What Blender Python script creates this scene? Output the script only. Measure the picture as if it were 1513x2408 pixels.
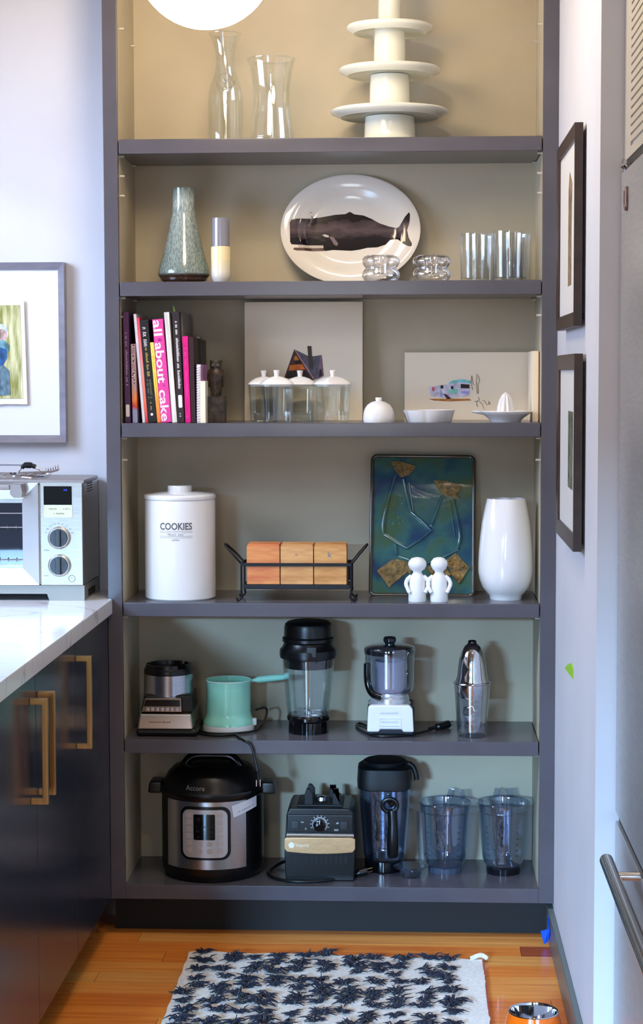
import bpy, bmesh, math, random
from mathutils import Vector, Matrix
random.seed(7)
S = bpy.context.scene
COL = S.collection
for o in list(bpy.data.objects):
    bpy.data.objects.remove(o)

# ------------------------------------------------------------------ camera
CAM = Vector((0.7604, -4.8619, 1.4747))
CR = Vector((0.99876937, 0.04953365, -0.00248353))
CU = Vector((-0.00114661, 0.07312357, 0.99732223))
CF = Vector((-0.04958261, 0.99609204, -0.07309038))
FPX = 4465.3
cd = bpy.data.cameras.new('camera')
cam = bpy.data.objects.new('camera', cd)
COL.objects.link(cam)
cd.sensor_fit = 'VERTICAL'
cd.sensor_height = 36.0
cd.lens = FPX * 36.0 / 2408.0
cd.clip_start = 0.05
m3 = Matrix((CR, CU, -CF)).transposed()
cam.matrix_world = Matrix.Translation(CAM) @ m3.to_4x4()
S.camera = cam

# ------------------------------------------------------------------ view + light
S.view_settings.view_transform = 'Standard'
S.view_settings.look = 'None'
S.view_settings.gamma = 1.0
S.view_settings.use_curve_mapping = False
S.view_settings.exposure = 0.32
w = bpy.data.worlds.new('sky')
S.world = w
w.use_nodes = True
bgn = w.node_tree.nodes['Background']
bgn.inputs[0].default_value = (0.62, 0.76, 1.0, 1)
bgn.inputs[1].default_value = 0.5


def area_light(name, loc, aim, sx, sy, power, col, spread=math.pi):
    l = bpy.data.lights.new(name, 'AREA')
    l.shape = 'RECTANGLE'
    l.size, l.size_y, l.energy, l.color, l.spread = sx, sy, power, col, spread
    o = bpy.data.objects.new(name, l)
    COL.objects.link(o)
    o.location = loc
    o.rotation_euler = (Vector(aim) - Vector(loc)).to_track_quat('-Z', 'Y').to_euler()
    return o


# daylight in the glazed door behind the camera and in the window over the worktop
area_light('door_daylight', (-2.70, -11.8, 2.98), (0.65, 0, 0.55), 1.3, 1.0, 2200, (0.33, 0.62, 1.0))
area_light('rear_window_daylight', (0.25, -7.30, 1.70), (0.5, 0, 1.0), 0.7, 1.6, 24, (0.84, 0.93, 1.0))
area_light('side_window_daylight', (-1.15, -0.85, 1.95), (0.2, 0.1, 1.15), 1.0, 0.7, 33, (0.56, 0.70, 1.0))
area_light('added_side_beam', (-1.72, -1.38, 2.72), (-0.15, 0.2, 1.62), 0.18, 0.18, 19, (0.58, 0.76, 1.0))  # small lamp added outside the window to draw the wall's bright diagonal
# unseen warm fill lamps added near the ceiling to brighten the upper walls
for i, (lx, ly) in enumerate(((0.55, -1.0), (0.9, -2.6))):
    l = bpy.data.lights.new('ceiling_fill', 'AREA')
    l.shape = 'DISK'
    l.size = 0.16
    l.energy = 6
    l.color = (1.0, 0.89, 0.76)
    o = bpy.data.objects.new('ceiling_fill', l)
    COL.objects.link(o)
    o.location = (lx, ly, 2.735)

# ------------------------------------------------------------------ pixel helpers (real depth is always given)


def ray(px, py):
    return CF + CR * ((px - 756.5) / FPX) + CU * ((1204 - py) / FPX)


def on(ax, px, py, v):
    d = ray(px, py)
    return CAM + d * ((v - CAM[ax]) / d[ax])


def at(px, py, Y):
    return on(1, px, py, Y)


class Fr:
    """local frame of a thing that stands at depth Y on height z0, centred on picture column cx"""

    def __init__(self, cx, Y, z0, py=None):
        self.Y, self.z0 = Y, z0
        p = at(cx, 1000, Y)
        # column where z = z0
        for _ in range(3):
            q = at(cx, 0, Y)
            q2 = at(cx, 2000, Y)
            py = 2000 * (q.z - z0) / (q.z - q2.z)
            p = at(cx, py, Y)
        self.o = Vector((p.x, Y, z0))
        self.k = (at(cx + 1, py, Y) - at(cx, py, Y)).x
        self.cx = cx

    def x(self, px, py=1204):
        return at(px, py, self.Y).x - self.o.x

    def z(self, py):
        return at(self.cx, py, self.Y).z - self.z0

    def prof(self, pts):
        return [(r * self.k, max(0.0, self.z(y))) for r, y in pts]


# ------------------------------------------------------------------ materials
def lin(c):
    return tuple(((v / 255) / 12.92 if v / 255 <= .04045 else ((v / 255 + .055) / 1.055) ** 2.4) for v in c[:3]) + (1,)


MATS = {}


def M(name, col=(128, 128, 128), rough=.5, metal=0., var=None, bump=None, stretch=(1, 1, 1), coat=0., trans=0.,
      ior=1.45, emit=None, spec=.5, col2=None, sheen=0.):
    if name in MATS:
        return MATS[name]
    m = bpy.data.materials.new(name)
    m.use_nodes = True
    nt = m.node_tree
    b = nt.nodes['Principled BSDF']
    b.inputs['Base Color'].default_value = lin(col)
    b.inputs['Roughness'].default_value = rough
    b.inputs['Metallic'].default_value = metal
    b.inputs['Coat Weight'].default_value = coat
    b.inputs['Coat Roughness'].default_value = .05
    b.inputs['Transmission Weight'].default_value = trans
    b.inputs['IOR'].default_value = ior
    b.inputs['Specular IOR Level'].default_value = spec
    b.inputs['Sheen Weight'].default_value = sheen
    if emit:
        b.inputs['Emission Color'].default_value = lin(emit[0])
        b.inputs['Emission Strength'].default_value = emit[1]
    if var or bump:
        tc = nt.nodes.new('ShaderNodeTexCoord')
        mp = nt.nodes.new('ShaderNodeMapping')
        mp.inputs['Scale'].default_value = stretch
        nt.links.new(tc.outputs['Object'], mp.inputs[0])
    if var:
        n = nt.nodes.new('ShaderNodeTexNoise')
        n.inputs['Scale'].default_value = var[0]
        n.inputs['Detail'].default_value = 5
        nt.links.new(mp.outputs[0], n.inputs['Vector'])
        r = nt.nodes.new('ShaderNodeValToRGB')
        a = var[1]
        c2 = col2 if col2 else tuple(max(0, v * (1 - a)) for v in col)
        c1 = col if col2 else tuple(min(255, v * (1 + a * .5)) for v in col)
        r.color_ramp.elements[0].position = .35
        r.color_ramp.elements[1].position = .65
        r.color_ramp.elements[0].color = lin(c2)
        r.color_ramp.elements[1].color = lin(c1)
        nt.links.new(n.outputs['Fac'], r.inputs[0])
        nt.links.new(r.outputs[0], b.inputs['Base Color'])
    if bump:
        n2 = nt.nodes.new('ShaderNodeTexNoise')
        n2.inputs['Scale'].default_value = bump[0]
        n2.inputs['Detail'].default_value = 3
        nt.links.new(mp.outputs[0], n2.inputs['Vector'])
        bp = nt.nodes.new('ShaderNodeBump')
        bp.inputs['Strength'].default_value = bump[1]
        bp.inputs['Distance'].default_value = bump[2] if len(bump) > 2 else .002
        nt.links.new(n2.outputs['Fac'], bp.inputs['Height'])
        nt.links.new(bp.outputs[0], b.inputs['Normal'])
    MATS[name] = m
    return m


def glassmat(name, tint=(254, 254, 254), refl=.05, edge=.75, power=3.0, rough=.02):
    """thin-walled clear glass or plastic: tinted transmission plus fresnel reflection"""
    if name in MATS:
        return MATS[name]
    m = bpy.data.materials.new(name)
    m.use_nodes = True
    nt = m.node_tree
    for n in list(nt.nodes):
        nt.nodes.remove(n)
    out = nt.nodes.new('ShaderNodeOutputMaterial')
    tr = nt.nodes.new('ShaderNodeBsdfTransparent')
    tr.inputs[0].default_value = lin(tint)
    gl = nt.nodes.new('ShaderNodeBsdfGlossy')
    gl.inputs['Roughness'].default_value = rough
    gl.inputs[0].default_value = (.95, .97, 1, 1)
    lw = nt.nodes.new('ShaderNodeLayerWeight')
    lw.inputs[0].default_value = .5
    pw = nt.nodes.new('ShaderNodeMath')
    pw.operation = 'POWER'
    pw.inputs[1].default_value = power
    ml = nt.nodes.new('ShaderNodeMath')
    ml.operation = 'MULTIPLY_ADD'
    ml.inputs[1].default_value = edge - refl
    ml.inputs[2].default_value = refl
    mx = nt.nodes.new('ShaderNodeMixShader')
    nt.links.new(lw.outputs['Facing'], pw.inputs[0])
    nt.links.new(pw.outputs[0], ml.inputs[0])
    nt.links.new(ml.outputs[0], mx.inputs[0])
    nt.links.new(tr.outputs[0], mx.inputs[1])
    nt.links.new(gl.outputs[0], mx.inputs[2])
    nt.links.new(mx.outputs[0], out.inputs[0])
    MATS[name] = m
    return m


def M_ramp(name, axis, lo, hi, stops, rough=.5, coat=0., noise=None):
    """printed colours changing along one object axis"""
    m = M(name, (128, 128, 128), rough, coat=coat)
    nt = m.node_tree
    b = nt.nodes['Principled BSDF']
    tc = nt.nodes.new('ShaderNodeTexCoord')
    sp = nt.nodes.new('ShaderNodeSeparateXYZ')
    mr = nt.nodes.new('ShaderNodeMapRange')
    mr.inputs['From Min'].default_value = lo
    mr.inputs['From Max'].default_value = hi
    r = nt.nodes.new('ShaderNodeValToRGB')
    while len(r.color_ramp.elements) < len(stops):
        r.color_ramp.elements.new(.5)
    for e, (p, c) in zip(r.color_ramp.elements, stops):
        e.position = p
        e.color = lin(c)
    nt.links.new(tc.outputs['Object'], sp.inputs[0])
    nt.links.new(sp.outputs['XYZ'.index(axis)], mr.inputs['Value'])
    src = mr.outputs[0]
    if noise:
        n = nt.nodes.new('ShaderNodeTexNoise')
        n.inputs['Scale'].default_value = noise[0]
        nt.links.new(tc.outputs['Object'], n.inputs['Vector'])
        ma = nt.nodes.new('ShaderNodeMath')
        ma.operation = 'MULTIPLY_ADD'
        ma.inputs[1].default_value = noise[1]
        nt.links.new(n.outputs['Fac'], ma.inputs[0])
        nt.links.new(mr.outputs[0], ma.inputs[2])
        src = ma.outputs[0]
    nt.links.new(src, r.inputs[0])
    nt.links.new(r.outputs[0], b.inputs['Base Color'])
    return m


# ------------------------------------------------------------------ mesh helpers
def nb():
    return bmesh.new()


def merge(bm, tmp, mat=None):
    if mat is not None:
        bmesh.ops.transform(tmp, matrix=mat, verts=tmp.verts)
    me = bpy.data.meshes.new('tmp')
    tmp.to_mesh(me)
    tmp.free()
    bm.from_mesh(me)
    bpy.data.meshes.remove(me)
    return bm


def box(bm, x0, x1, y0, y1, z0, z1, bev=0., seg=2, mat=None):
    t = bmesh.new()
    bmesh.ops.create_cube(t, size=1)
    bmesh.ops.scale(t, vec=(abs(x1 - x0), abs(y1 - y0), abs(z1 - z0)), verts=t.verts)
    bmesh.ops.translate(t, vec=((x0 + x1) / 2, (y0 + y1) / 2, (z0 + z1) / 2), verts=t.verts)
    if bev > 0:
        bmesh.ops.bevel(t, geom=t.edges[:], offset=bev, segments=seg, affect='EDGES', profile=.5)
    return merge(bm, t, mat)


def lathe(bm, prof, seg=48, cx=0., cy=0., cz=0., fx=None, mat=None):
    t = bmesh.new()
    rings = []
    for r, z in prof:
        if r < 1e-6:
            rings.append([t.verts.new((cx, cy, cz + z))])
        else:
            ring = []
            for i in range(seg):
                a = 2 * math.pi * i / seg
                rr = r * (fx(a, z) if fx else 1)
                ring.append(t.verts.new((cx + rr * math.cos(a), cy + rr * math.sin(a), cz + z)))
            rings.append(ring)
    for A, B in zip(rings, rings[1:]):
        if len(A) == 1 and len(B) == 1:
            continue
        for i in range(seg):
            j = (i + 1) % seg
            if len(A) == 1:
                t.faces.new((A[0], B[i], B[j]))
            elif len(B) == 1:
                t.faces.new((A[i], A[j], B[0]))
            else:
                t.faces.new((A[i], A[j], B[j], B[i]))
    bmesh.ops.recalc_face_normals(t, faces=t.faces)
    return merge(bm, t, mat)


def solid(prof):
    return [(0, prof[0][1])] + list(prof) + [(0, prof[-1][1])]


def vessel(prof, th, base):
    """closed wall profile: outer going up, inner going down"""
    z0 = prof[0][1]
    inner = [(max(.001, r - th), max(z, z0 + base)) for r, z in prof if z > z0 + base * 1.05]
    r0 = inner[0][0]
    return [(0, z0)] + list(prof) + list(reversed(inner)) + [(r0 * .96, z0 + base), (0, z0 + base)]


def prism(bm, pts, y0, y1, mat=None, bev=0.):
    """polygon in XZ extruded along Y"""
    t = bmesh.new()
    a = [t.verts.new((x, y0, z)) for x, z in pts]
    b = [t.verts.new((x, y1, z)) for x, z in pts]
    n = len(pts)
    t.faces.new(a)
    t.faces.new(list(reversed(b)))
    for i in range(n):
        j = (i + 1) % n
        t.faces.new((a[j], a[i], b[i], b[j]))
    bmesh.ops.recalc_face_normals(t, faces=t.faces)
    if bev:
        bmesh.ops.bevel(t, geom=t.edges[:], offset=bev, segments=2, affect='EDGES', profile=.5)
    return merge(bm, t, mat)


def tube(bm, pts, r, seg=8, closed=False, mat=None):
    t = bmesh.new()
    P = [Vector(p) for p in pts]
    n = len(P)
    rad = r if isinstance(r, (list, tuple)) else [r] * n
    rings = []
    up = None
    for i in range(n):
        a = P[(i - 1) % n] if (closed or i > 0) else P[i]
        b = P[(i + 1) % n] if (closed or i < n - 1) else P[i]
        d = (b - a).normalized()
        if up is None:
            up = d.orthogonal().normalized()
        else:
            up = (up - d * up.dot(d))
            up = up.normalized() if up.length > 1e-6 else d.orthogonal().normalized()
        sd = d.cross(up)
        rings.append([t.verts.new(P[i] + (up * math.cos(2 * math.pi * k / seg) + sd * math.sin(2 * math.pi * k / seg)) * rad[i])
                      for k in range(seg)])
    m = n if closed else n - 1
    for i in range(m):
        A, B = rings[i], rings[(i + 1) % n]
        for k in range(seg):
            j = (k + 1) % seg
            t.faces.new((A[k], A[j], B[j], B[k]))
    if not closed:
        t.faces.new(list(reversed(rings[0])))
        t.faces.new(rings[-1])
    bmesh.ops.recalc_face_normals(t, faces=t.faces)
    return merge(bm, t, mat)


def spline(pts, n=6):
    """Catmull-Rom through the points"""
    P = [Vector(p) for p in pts]
    out = []
    for i in range(len(P) - 1):
        p0, p1, p2, p3 = P[max(i - 1, 0)], P[i], P[i + 1], P[min(i + 2, len(P) - 1)]
        for k in range(n):
            t = k / n
            out.append(.5 * ((2 * p1) + (p2 - p0) * t + (2 * p0 - 5 * p1 + 4 * p2 - p3) * t * t + (3 * p1 - p0 - 3 * p2 + p3) * t ** 3))
    out.append(P[-1])
    return out


def ball(bm, c, r, sub=3, scale=(1, 1, 1)):
    t = bmesh.new()
    bmesh.ops.create_uvsphere(t, u_segments=8 * sub, v_segments=4 * sub + 2, radius=r)
    bmesh.ops.scale(t, vec=scale, verts=t.verts)
    bmesh.ops.translate(t, vec=c, verts=t.verts)
    return merge(bm, t)


def rrect(x0, x1, z0, z1, r, n=5):
    pts = []
    for cx, cz, a0 in ((x1 - r, z1 - r, 0), (x0 + r, z1 - r, 90), (x0 + r, z0 + r, 180), (x1 - r, z0 + r, 270)):
        for i in range(n + 1):
            a = math.radians(a0 + 90 * i / n)
            pts.append((cx + r * math.cos(a), cz + r * math.sin(a)))
    return pts


def ellipse(cx, cz, rx, rz, n=24):
    return [(cx + rx * math.cos(2 * math.pi * i / n), cz + rz * math.sin(2 * math.pi * i / n)) for i in range(n)]


def put(name, bm, mat, parent=None, smooth=35, loc=None, rot=None):
    me = bpy.data.meshes.new(name)
    bm.to_mesh(me)
    bm.free()
    if smooth:
        me.polygons.foreach_set('use_smooth', [True] * len(me.polygons))
        me.set_sharp_from_angle(angle=math.radians(smooth))
    me.materials.append(mat)
    o = bpy.data.objects.new(name, me)
    COL.objects.link(o)
    o.parent = parent
    if smooth in (25, 30, 35, 40):
        wn = o.modifiers.new('weighted_normal', 'WEIGHTED_NORMAL')
        wn.keep_sharp = True
    if loc is not None:
        o.location = loc
    if rot is not None:
        o.rotation_euler = rot
    return o


def thing(name, label, cat, loc=(0, 0, 0), rot=(0, 0, 0), group=None):
    o = bpy.data.objects.new(name, None)
    COL.objects.link(o)
    o.empty_display_size = .02
    o.location = loc
    o.rotation_euler = rot
    return tag(o, label, cat, group)


def tag(o, label, cat, group=None):
    o['label'] = label
    o['category'] = cat
    if group:
        o['group'] = group
    return o


def struct(name, bm, mat, smooth=0, label=None):
    o = put(name, bm, mat, None, smooth)
    o['kind'] = 'structure'
    if label:
        o['label'] = label
    return o


def text_bm(body, size, width=None, extrude=0., bold=0.):
    c = bpy.data.curves.new('txt', 'FONT')
    c.body = body
    c.size = size
    c.align_x = 'CENTER'
    c.align_y = 'CENTER'
    c.offset = bold
    c.resolution_u = 3
    o = bpy.data.objects.new('txt', c)
    COL.objects.link(o)
    dg = bpy.context.evaluated_depsgraph_get()
    me = o.evaluated_get(dg).to_mesh()
    t = bmesh.new()
    t.from_mesh(me)
    o.to_mesh_clear()
    bpy.data.objects.remove(o)
    bpy.data.curves.remove(c)
    if width:
        xs = [v.co.x for v in t.verts]
        f = width / (max(xs) - min(xs))
        for v in t.verts:
            v.co.x *= f
    # text plane XY -> XZ facing -Y
    for v in t.verts:
        v.co = Vector((v.co.x, 0, v.co.y))
    bmesh.ops.reverse_faces(t, faces=t.faces) if False else None
    return t


def warp(t, f):
    for v in t.verts:
        v.co = Vector(f(v.co))
    return t


def scribble(length, amp, n, wd, seed=1):
    """flat illegible lettering along +X in the XZ plane: a run of small strokes, bows and stems"""
    rr = random.Random(seed)
    t = bmesh.new()

    def stroke(xa, za, xb, zb):
        d = Vector((xb - xa, zb - za))
        if d.length < 1e-7:
            return
        d.normalize()
        nn = Vector((-d.y, d.x)) * wd / 2
        e = d * wd * .4
        t.faces.new([t.verts.new((xa - e.x + nn.x, 0, za - e.y + nn.y)), t.verts.new((xb + e.x + nn.x, 0, zb + e.y + nn.y)),
                     t.verts.new((xb + e.x - nn.x, 0, zb + e.y - nn.y)), t.verts.new((xa - e.x - nn.x, 0, za - e.y - nn.y))])
    g = max(2, n // 2)
    cw = length / g
    for i in range(g):
        x = -length / 2 + cw * i
        if rr.random() < .12:
            continue
        w_ = cw * .62
        lo = -amp * .8
        hi = amp * rr.choice((.3, .5, 1.0))
        k = rr.randrange(4)
        sl = .12 * (hi - lo)
        stroke(x, lo, x + sl, hi)
        if k == 0:
            stroke(x + sl, hi, x + w_, (hi + lo) / 2)
            stroke(x + w_, (hi + lo) / 2, x + w_ * .8, lo)
        elif k == 1:
            stroke(x, lo, x + w_, lo * .7)
            stroke(x + w_, lo * .7, x + w_, hi * .4)
        elif k == 2:
            stroke(x + sl, hi * .6, x + w_, hi * .6)
            stroke(x + w_, hi * .6, x + w_, lo)
        else:
            stroke(x + w_ * .9, hi * .5, x + w_ * .2, 0)
            stroke(x + w_ * .2, 0, x + w_, lo)
    return t


def copy_tree(o, parent=None):
    c = o.copy()
    COL.objects.link(c)
    c.parent = parent
    for ch in [x for x in bpy.data.objects if x.parent == o]:
        copy_tree(ch, c)
    return c


# ------------------------------------------------------------------ common materials
PAINT = M('grey_cabinet_paint', (84, 81, 88), .22, var=(6, .05), bump=(220, .06, .0006), spec=.5)
LINING = M('greige_back_paint', (190, 178, 152), .5, var=(4, .04), bump=(200, .06, .0006))
WALL = M('white_wall_paint', (208, 208, 213), .6, var=(3, .02), bump=(120, .08, .0008))
NAVY = M('slate_blue_cabinet_lacquer', (42, 49, 62), .21, var=(3, .06), spec=.6)
BRASS = M('brushed_brass', (206, 172, 118), .32, 1., var=(60, .08), stretch=(1, 1, .05))
BLACK = M('black_plastic', (12, 12, 14), .32, bump=(400, .05, .0004))
BLACKG = M('black_gloss_plastic', (8, 8, 10), .12)
STEEL = M('brushed_steel', (190, 190, 195), .26, 1., var=(40, .06), stretch=(1, 1, 30))
CHROME = M('polished_chrome', (225, 226, 230), .06, 1.)
CERAMIC = M('white_glazed_ceramic', (236, 234, 232), .12, coat=.4, bump=(30, .03, .001))
CORD = M('black_cord_rubber', (10, 10, 12), .4)
ZS = [2.0694, 1.7084, 1.3467, 0.8816, 0.5226, 0.1379]
TH = .0364
W_, D_ = 1.08, .296
XL, XR = -.0373, 1.1195
CEIL = 2.75
CTZ = .8917
# ------------------------------------------------------------------ setting: floor of boards
YB0, YB1 = -1.65, .12      # boards built one by one here, the slab's own material goes on behind the camera


def wood(name, c1, c2, rough=.33):
    m = M(name, c1, rough, var=(7, .2), col2=c2, stretch=(.35, 9, 3), coat=.15, bump=(60, .04, .0006))
    return m


FW = [wood('oak_board_a', (248, 156, 66), (224, 120, 44)), wood('oak_board_b', (250, 172, 84), (228, 136, 56)),
      wood('oak_board_c', (246, 146, 58), (212, 110, 40)), wood('oak_board_d', (248, 178, 94), (220, 142, 64)),
      wood('oak_board_red', (186, 92, 48), (142, 62, 30))]
bm = nb()
box(bm, -3.0, 3.4, -8.0, .30, -.06, -.006)
box(bm, -.84, 3.4, -8.0, YB0, -.006, 0)
box(bm, -3.0, -.84, -8.0, YB0, -.006, 0)
floor = struct('floor', bm, FW[0])
random.seed(11)
bw = .083
row = 0
y = YB1
while y > YB0 + .02:
    x = -.72 - random.uniform(0, .8)
    while x < 1.9:
        L = random.uniform(.55, 1.35)
        if row == 2 and x < .9:
            L = 1.03 - x if 1.03 - x < 1.4 else L
        x0, x1 = max(x, -.72), min(x + L, 1.9)
        if x1 > x0 + .02:
            b = nb()
            box(b, 0, x1 - x0 - .0012, 0, bw - .0012, -.006, 0)
            mt = FW[random.choice((0, 0, 1, 1, 2, 3))]
            if row == 2 and x0 > 1.0:
                mt = FW[4]
            put('plank', b, mt, floor, 0, (x0, y - bw, random.uniform(-.0004, 0)))
        x += L
    y -= bw
    row += 1

# walls, ceiling
bm = nb()
box(bm, -.72, XL - .002, .20, .30, 0, CEIL)          # flat wall left of the bookcase
box(bm, XL - .002, 1.3, .306, .40, 0, CEIL)
struct('wall_back', bm, WALL)
bm = nb()
YE = -1.095
box(bm, XR, 1.166, YE, .306, 0, CEIL)
struct('wall_right', bm, WALL)
# wall over the worktop with its window opening
WY0, WY1, WZ0, WZ1 = -1.46, -.16, 1.08, 2.24
YK = -1.62                     # the kitchen leg ends here, the room opens to the left beyond it
bm = nb()
for (a, b_, c, d) in ((YK, WY0, 0, CEIL), (WY1, .30, 0, CEIL), (WY0, WY1, 0, WZ0), (WY0, WY1, WZ1, CEIL)):
    box(bm, -.84, -.72, a, b_, c, d)
struct('wall_left', bm, WALL)
WFP = M('window_frame_paint', (230, 230, 230), .4)
bm = nb()
for (a, b_, c, d) in ((WY0, WY0 + .05, WZ0, WZ1), (WY1 - .05, WY1, WZ0, WZ1), (WY0, WY1, WZ0, WZ0 + .05), (WY0, WY1, WZ1 - .05, WZ1)):
    box(bm, -.80, -.75, a, b_, c, d)
struct('window_1', bm, WFP)
DIM = M('taupe_far_wall_paint', (128, 124, 120), .6)
# far left wall of the room
bm = nb()
box(bm, -2.72, -2.62, -8, YK, 0, CEIL)
box(bm, -2.62, -.84, YK, YK + .1, 0, CEIL)
struct('wall_far_left', bm, DIM)
# wall behind the camera: glazed door on the left, window on the right
DA, DB, WA, WB = -2.15, -.62, -.12, .70
bm = nb()
for (a, b_, c, d) in ((-2.62, DA, 0, CEIL), (DB, WA, 0, CEIL), (WB, 3.4, 0, CEIL), (DA, DB, 2.05, CEIL), (WA, WB, 0, .7), (WA, WB, 2.6, CEIL)):
    box(bm, a, b_, -7.15, -7.05, c, d)
struct('wall_front', bm, DIM)
bm = nb()
for a in (DA, DB - .06):
    box(bm, a, a + .06, -7.12, -7.08, 0, 2.05)
box(bm, DA, DB, -7.12, -7.08, 1.99, 2.05)
struct('door_1', bm, M('dark_door_frame', (60, 60, 64), .4))
bm = nb()
for (a, b_, c, d) in ((WA, WA + .04, .7, 2.6), (WB - .04, WB, .7, 2.6), (WA, WB, .7, .75), (WA, WB, 2.55, 2.6)):
    box(bm, a, b_, -7.12, -7.08, c, d)
struct('window_2', bm, WFP)
bm = nb()
box(bm, 3.4, 3.5, -8, .3, 0, CEIL)
box(bm, 1.9, 3.4, -1.0, -.9, 0, CEIL)
struct('wall_side', bm, DIM)
bm = nb()
box(bm, -3.1, 3.5, -8, .40, CEIL, CEIL + .08)
struct('ceiling', bm, M('white_ceiling_paint', (170, 168, 166), .7))
bm = nb()
box(bm, XR - .014, XR, YE, -.002, 0, .085, .003)
box(bm, XR - .014, XR, -.002, .069, 0, .085)
struct('baseboard_right', bm, M('grey_baseboard_paint', (98, 106, 104), .35))

# ------------------------------------------------------------------ bookcase
bc = thing('built_in_bookcase', 'tall grey painted built-in bookcase with six shelves', 'bookcase', (0, 0, 0))
b = nb(); box(b, XL, XR, .296, .305, .0, CEIL - .01); put('back_panel', b, LINING, bc, 0)
b = nb(); box(b, -.02, 0, .018, .296, .0998, CEIL - .01); put('side_panel', b, LINING, bc, 0)
b = nb(); box(b, 1.08, 1.10, .018, .296, .0998, CEIL - .01); put('side_panel', b, LINING, bc, 0)
b = nb(); box(b, XL, 0, 0, .018, .0998, CEIL - .01, .0015); put('stile', b, PAINT, bc, 30)
b = nb(); box(b, W_, XR, 0, .018, .0998, CEIL - .01, .0015); put('stile', b, PAINT, bc, 30)
b = nb(); box(b, XL, -.02, .018, .2, .0998, CEIL - .01); put('outer_side', b, PAINT, bc, 0)
b = nb(); box(b, XL, XR, .07, .085, .0, .0998); put('toe_kick', b, M('shade_dark_toe_kick', (16, 15, 17), .6), bc, 0)  # near-black colour stands in for the shadow under the overhang
b = nb(); box(b, .0, W_, .0005, .296, ZS[5] - .0381, ZS[5], .0015); box(b, XL, XR, .02, .296, .0998, .102); put('bottom_shelf', b, PAINT, bc, 30)
b = nb(); box(b, 0, W_, .001, .296, 2.66, 2.66 + TH, .002); put('shelf', b, PAINT, bc, 30)
PINM = M('clear_shelf_pin', (205, 200, 190), .25)
for zt in ZS[:5]:
    b = nb(); box(b, .0025, W_ - .0025, .0015, .2955, zt - TH, zt, .002); put('shelf', b, PAINT, bc, 30)
    for xs, sg in ((0.0, 1), (W_, -1)):
        for yy in (.03, .25):
            b = nb(); lathe(b, [(0, 0), (.003, 0), (.003, .011), (.0035, .012), (0, .012)], 10)
            put('shelf_pin', b, PINM, bc, 35, (xs, yy, zt - TH - .0035), (0, sg * math.pi / 2, 0))
for xs, sg in ((0.0, 1), (W_, -1)):
    for yy, zz in ((.05, on(0, 287, 75, 0).z), (.25, on(0, 308, 108, 0).z), (.04, 1.98), (.04, 1.93), (.04, 1.62), (.04, 1.25)):
        b = nb(); lathe(b, [(0, 0), (.003, 0), (.003, .011), (.0035, .012), (0, .012)], 10)
        put('shelf_pin', b, PINM, bc, 35, (xs, yy, zz), (0, sg * math.pi / 2, 0))

# ------------------------------------------------------------------ base cabinets, worktop
seams = [-.003, -.486, -.949, -1.42]
FX = XL                      # door face plane


def handle_bm(L, proj=.037, w=.0125):
    b = nb()
    prism(b, [(0, -L / 2), (proj, -L / 2), (proj, L / 2), (0, L / 2), (0, L / 2 - .013), (proj - w, L / 2 - .013), (proj - w, -L / 2 + .013), (0, -L / 2 + .013)], -w / 2, w / 2, None, .0012)
    return b


hz = {0: (on(0, 205, 1545, FX + .03).z, on(0, 205, 1767, FX + .03).z, -.470), 1: (on(0, 125, 1622, FX + .03).z, on(0, 125, 1868, FX + .03).z, -.925), 2: (on(0, 104, 1642, FX + .03).z, on(0, 104, 1895, FX + .03).z, -1.005)}
cl = ['slate blue base cabinet next to the bookcase, brass bar handle', 'slate blue base cabinet second from the bookcase, under the worktop',
      'slate blue base cabinet third from the bookcase, under the worktop']
for i in range(3):
    y1, y0 = seams[i], seams[i + 1]
    c = thing('base_cabinet', cl[i], 'cabinet', (FX, (y0 + y1) / 2, 0), group='base cabinets under the worktop')
    hw = (y1 - y0) / 2
    b = nb(); box(b, -.66, -.021, -hw + .0005, hw - .0005, .1, CTZ - .041); put('body', b, NAVY, c, 0)
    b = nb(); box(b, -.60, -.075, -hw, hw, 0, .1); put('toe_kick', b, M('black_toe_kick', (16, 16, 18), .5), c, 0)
    b = nb(); box(b, -.020, 0, -hw + .0014, hw - .0014, .1, CTZ - .046, .001); d = put('door', b, NAVY, c, 30)
    z1, z0, hy = hz.get(i, (.70, .47, y0 + .035))
    h = put('handle', handle_bm(z1 - z0), BRASS, d, 30, (0, hy - (y0 + y1) / 2, (z0 + z1) / 2))
    h['label'] = 'square brass bar pull'
# worktop (marble slab)
MARB = M('white_marble_quartz', (226, 226, 230), .14, coat=.2)
nt = MARB.node_tree
tc = nt.nodes.new('ShaderNodeTexCoord'); mp = nt.nodes.new('ShaderNodeMapping'); mp.inputs['Rotation'].default_value = (0, 0, .5); mp.inputs['Scale'].default_value = (1.0, 2.6, 1)
nz = nt.nodes.new('ShaderNodeTexNoise'); nz.inputs['Scale'].default_value = 1.5; nz.inputs['Detail'].default_value = 4; nz.inputs['Distortion'].default_value = 1.2
rp = nt.nodes.new('ShaderNodeValToRGB')
for k in range(3):
    rp.color_ramp.elements.new(.5)
for e, (p_, c_) in zip(rp.color_ramp.elements, ((0, (228, 228, 232)), (.488, (226, 226, 230)), (.5, (192, 192, 200)), (.512, (226, 226, 230)), (1, (228, 228, 230)))):
    e.position = p_; e.color = lin(c_)
nt.links.new(tc.outputs['Object'], mp.inputs[0]); nt.links.new(mp.outputs[0], nz.inputs['Vector']); nt.links.new(nz.outputs['Fac'], rp.inputs[0]); nt.links.new(rp.outputs[0], nt.nodes['Principled BSDF'].inputs['Base Color'])
bm = nb()
t = bmesh.new()
pts = [(-.719, -1.44), (-.026, -1.44), (-.026, -.0015), (XL - .003, -.0015), (XL - .003, .199), (-.719, .199)]
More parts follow.
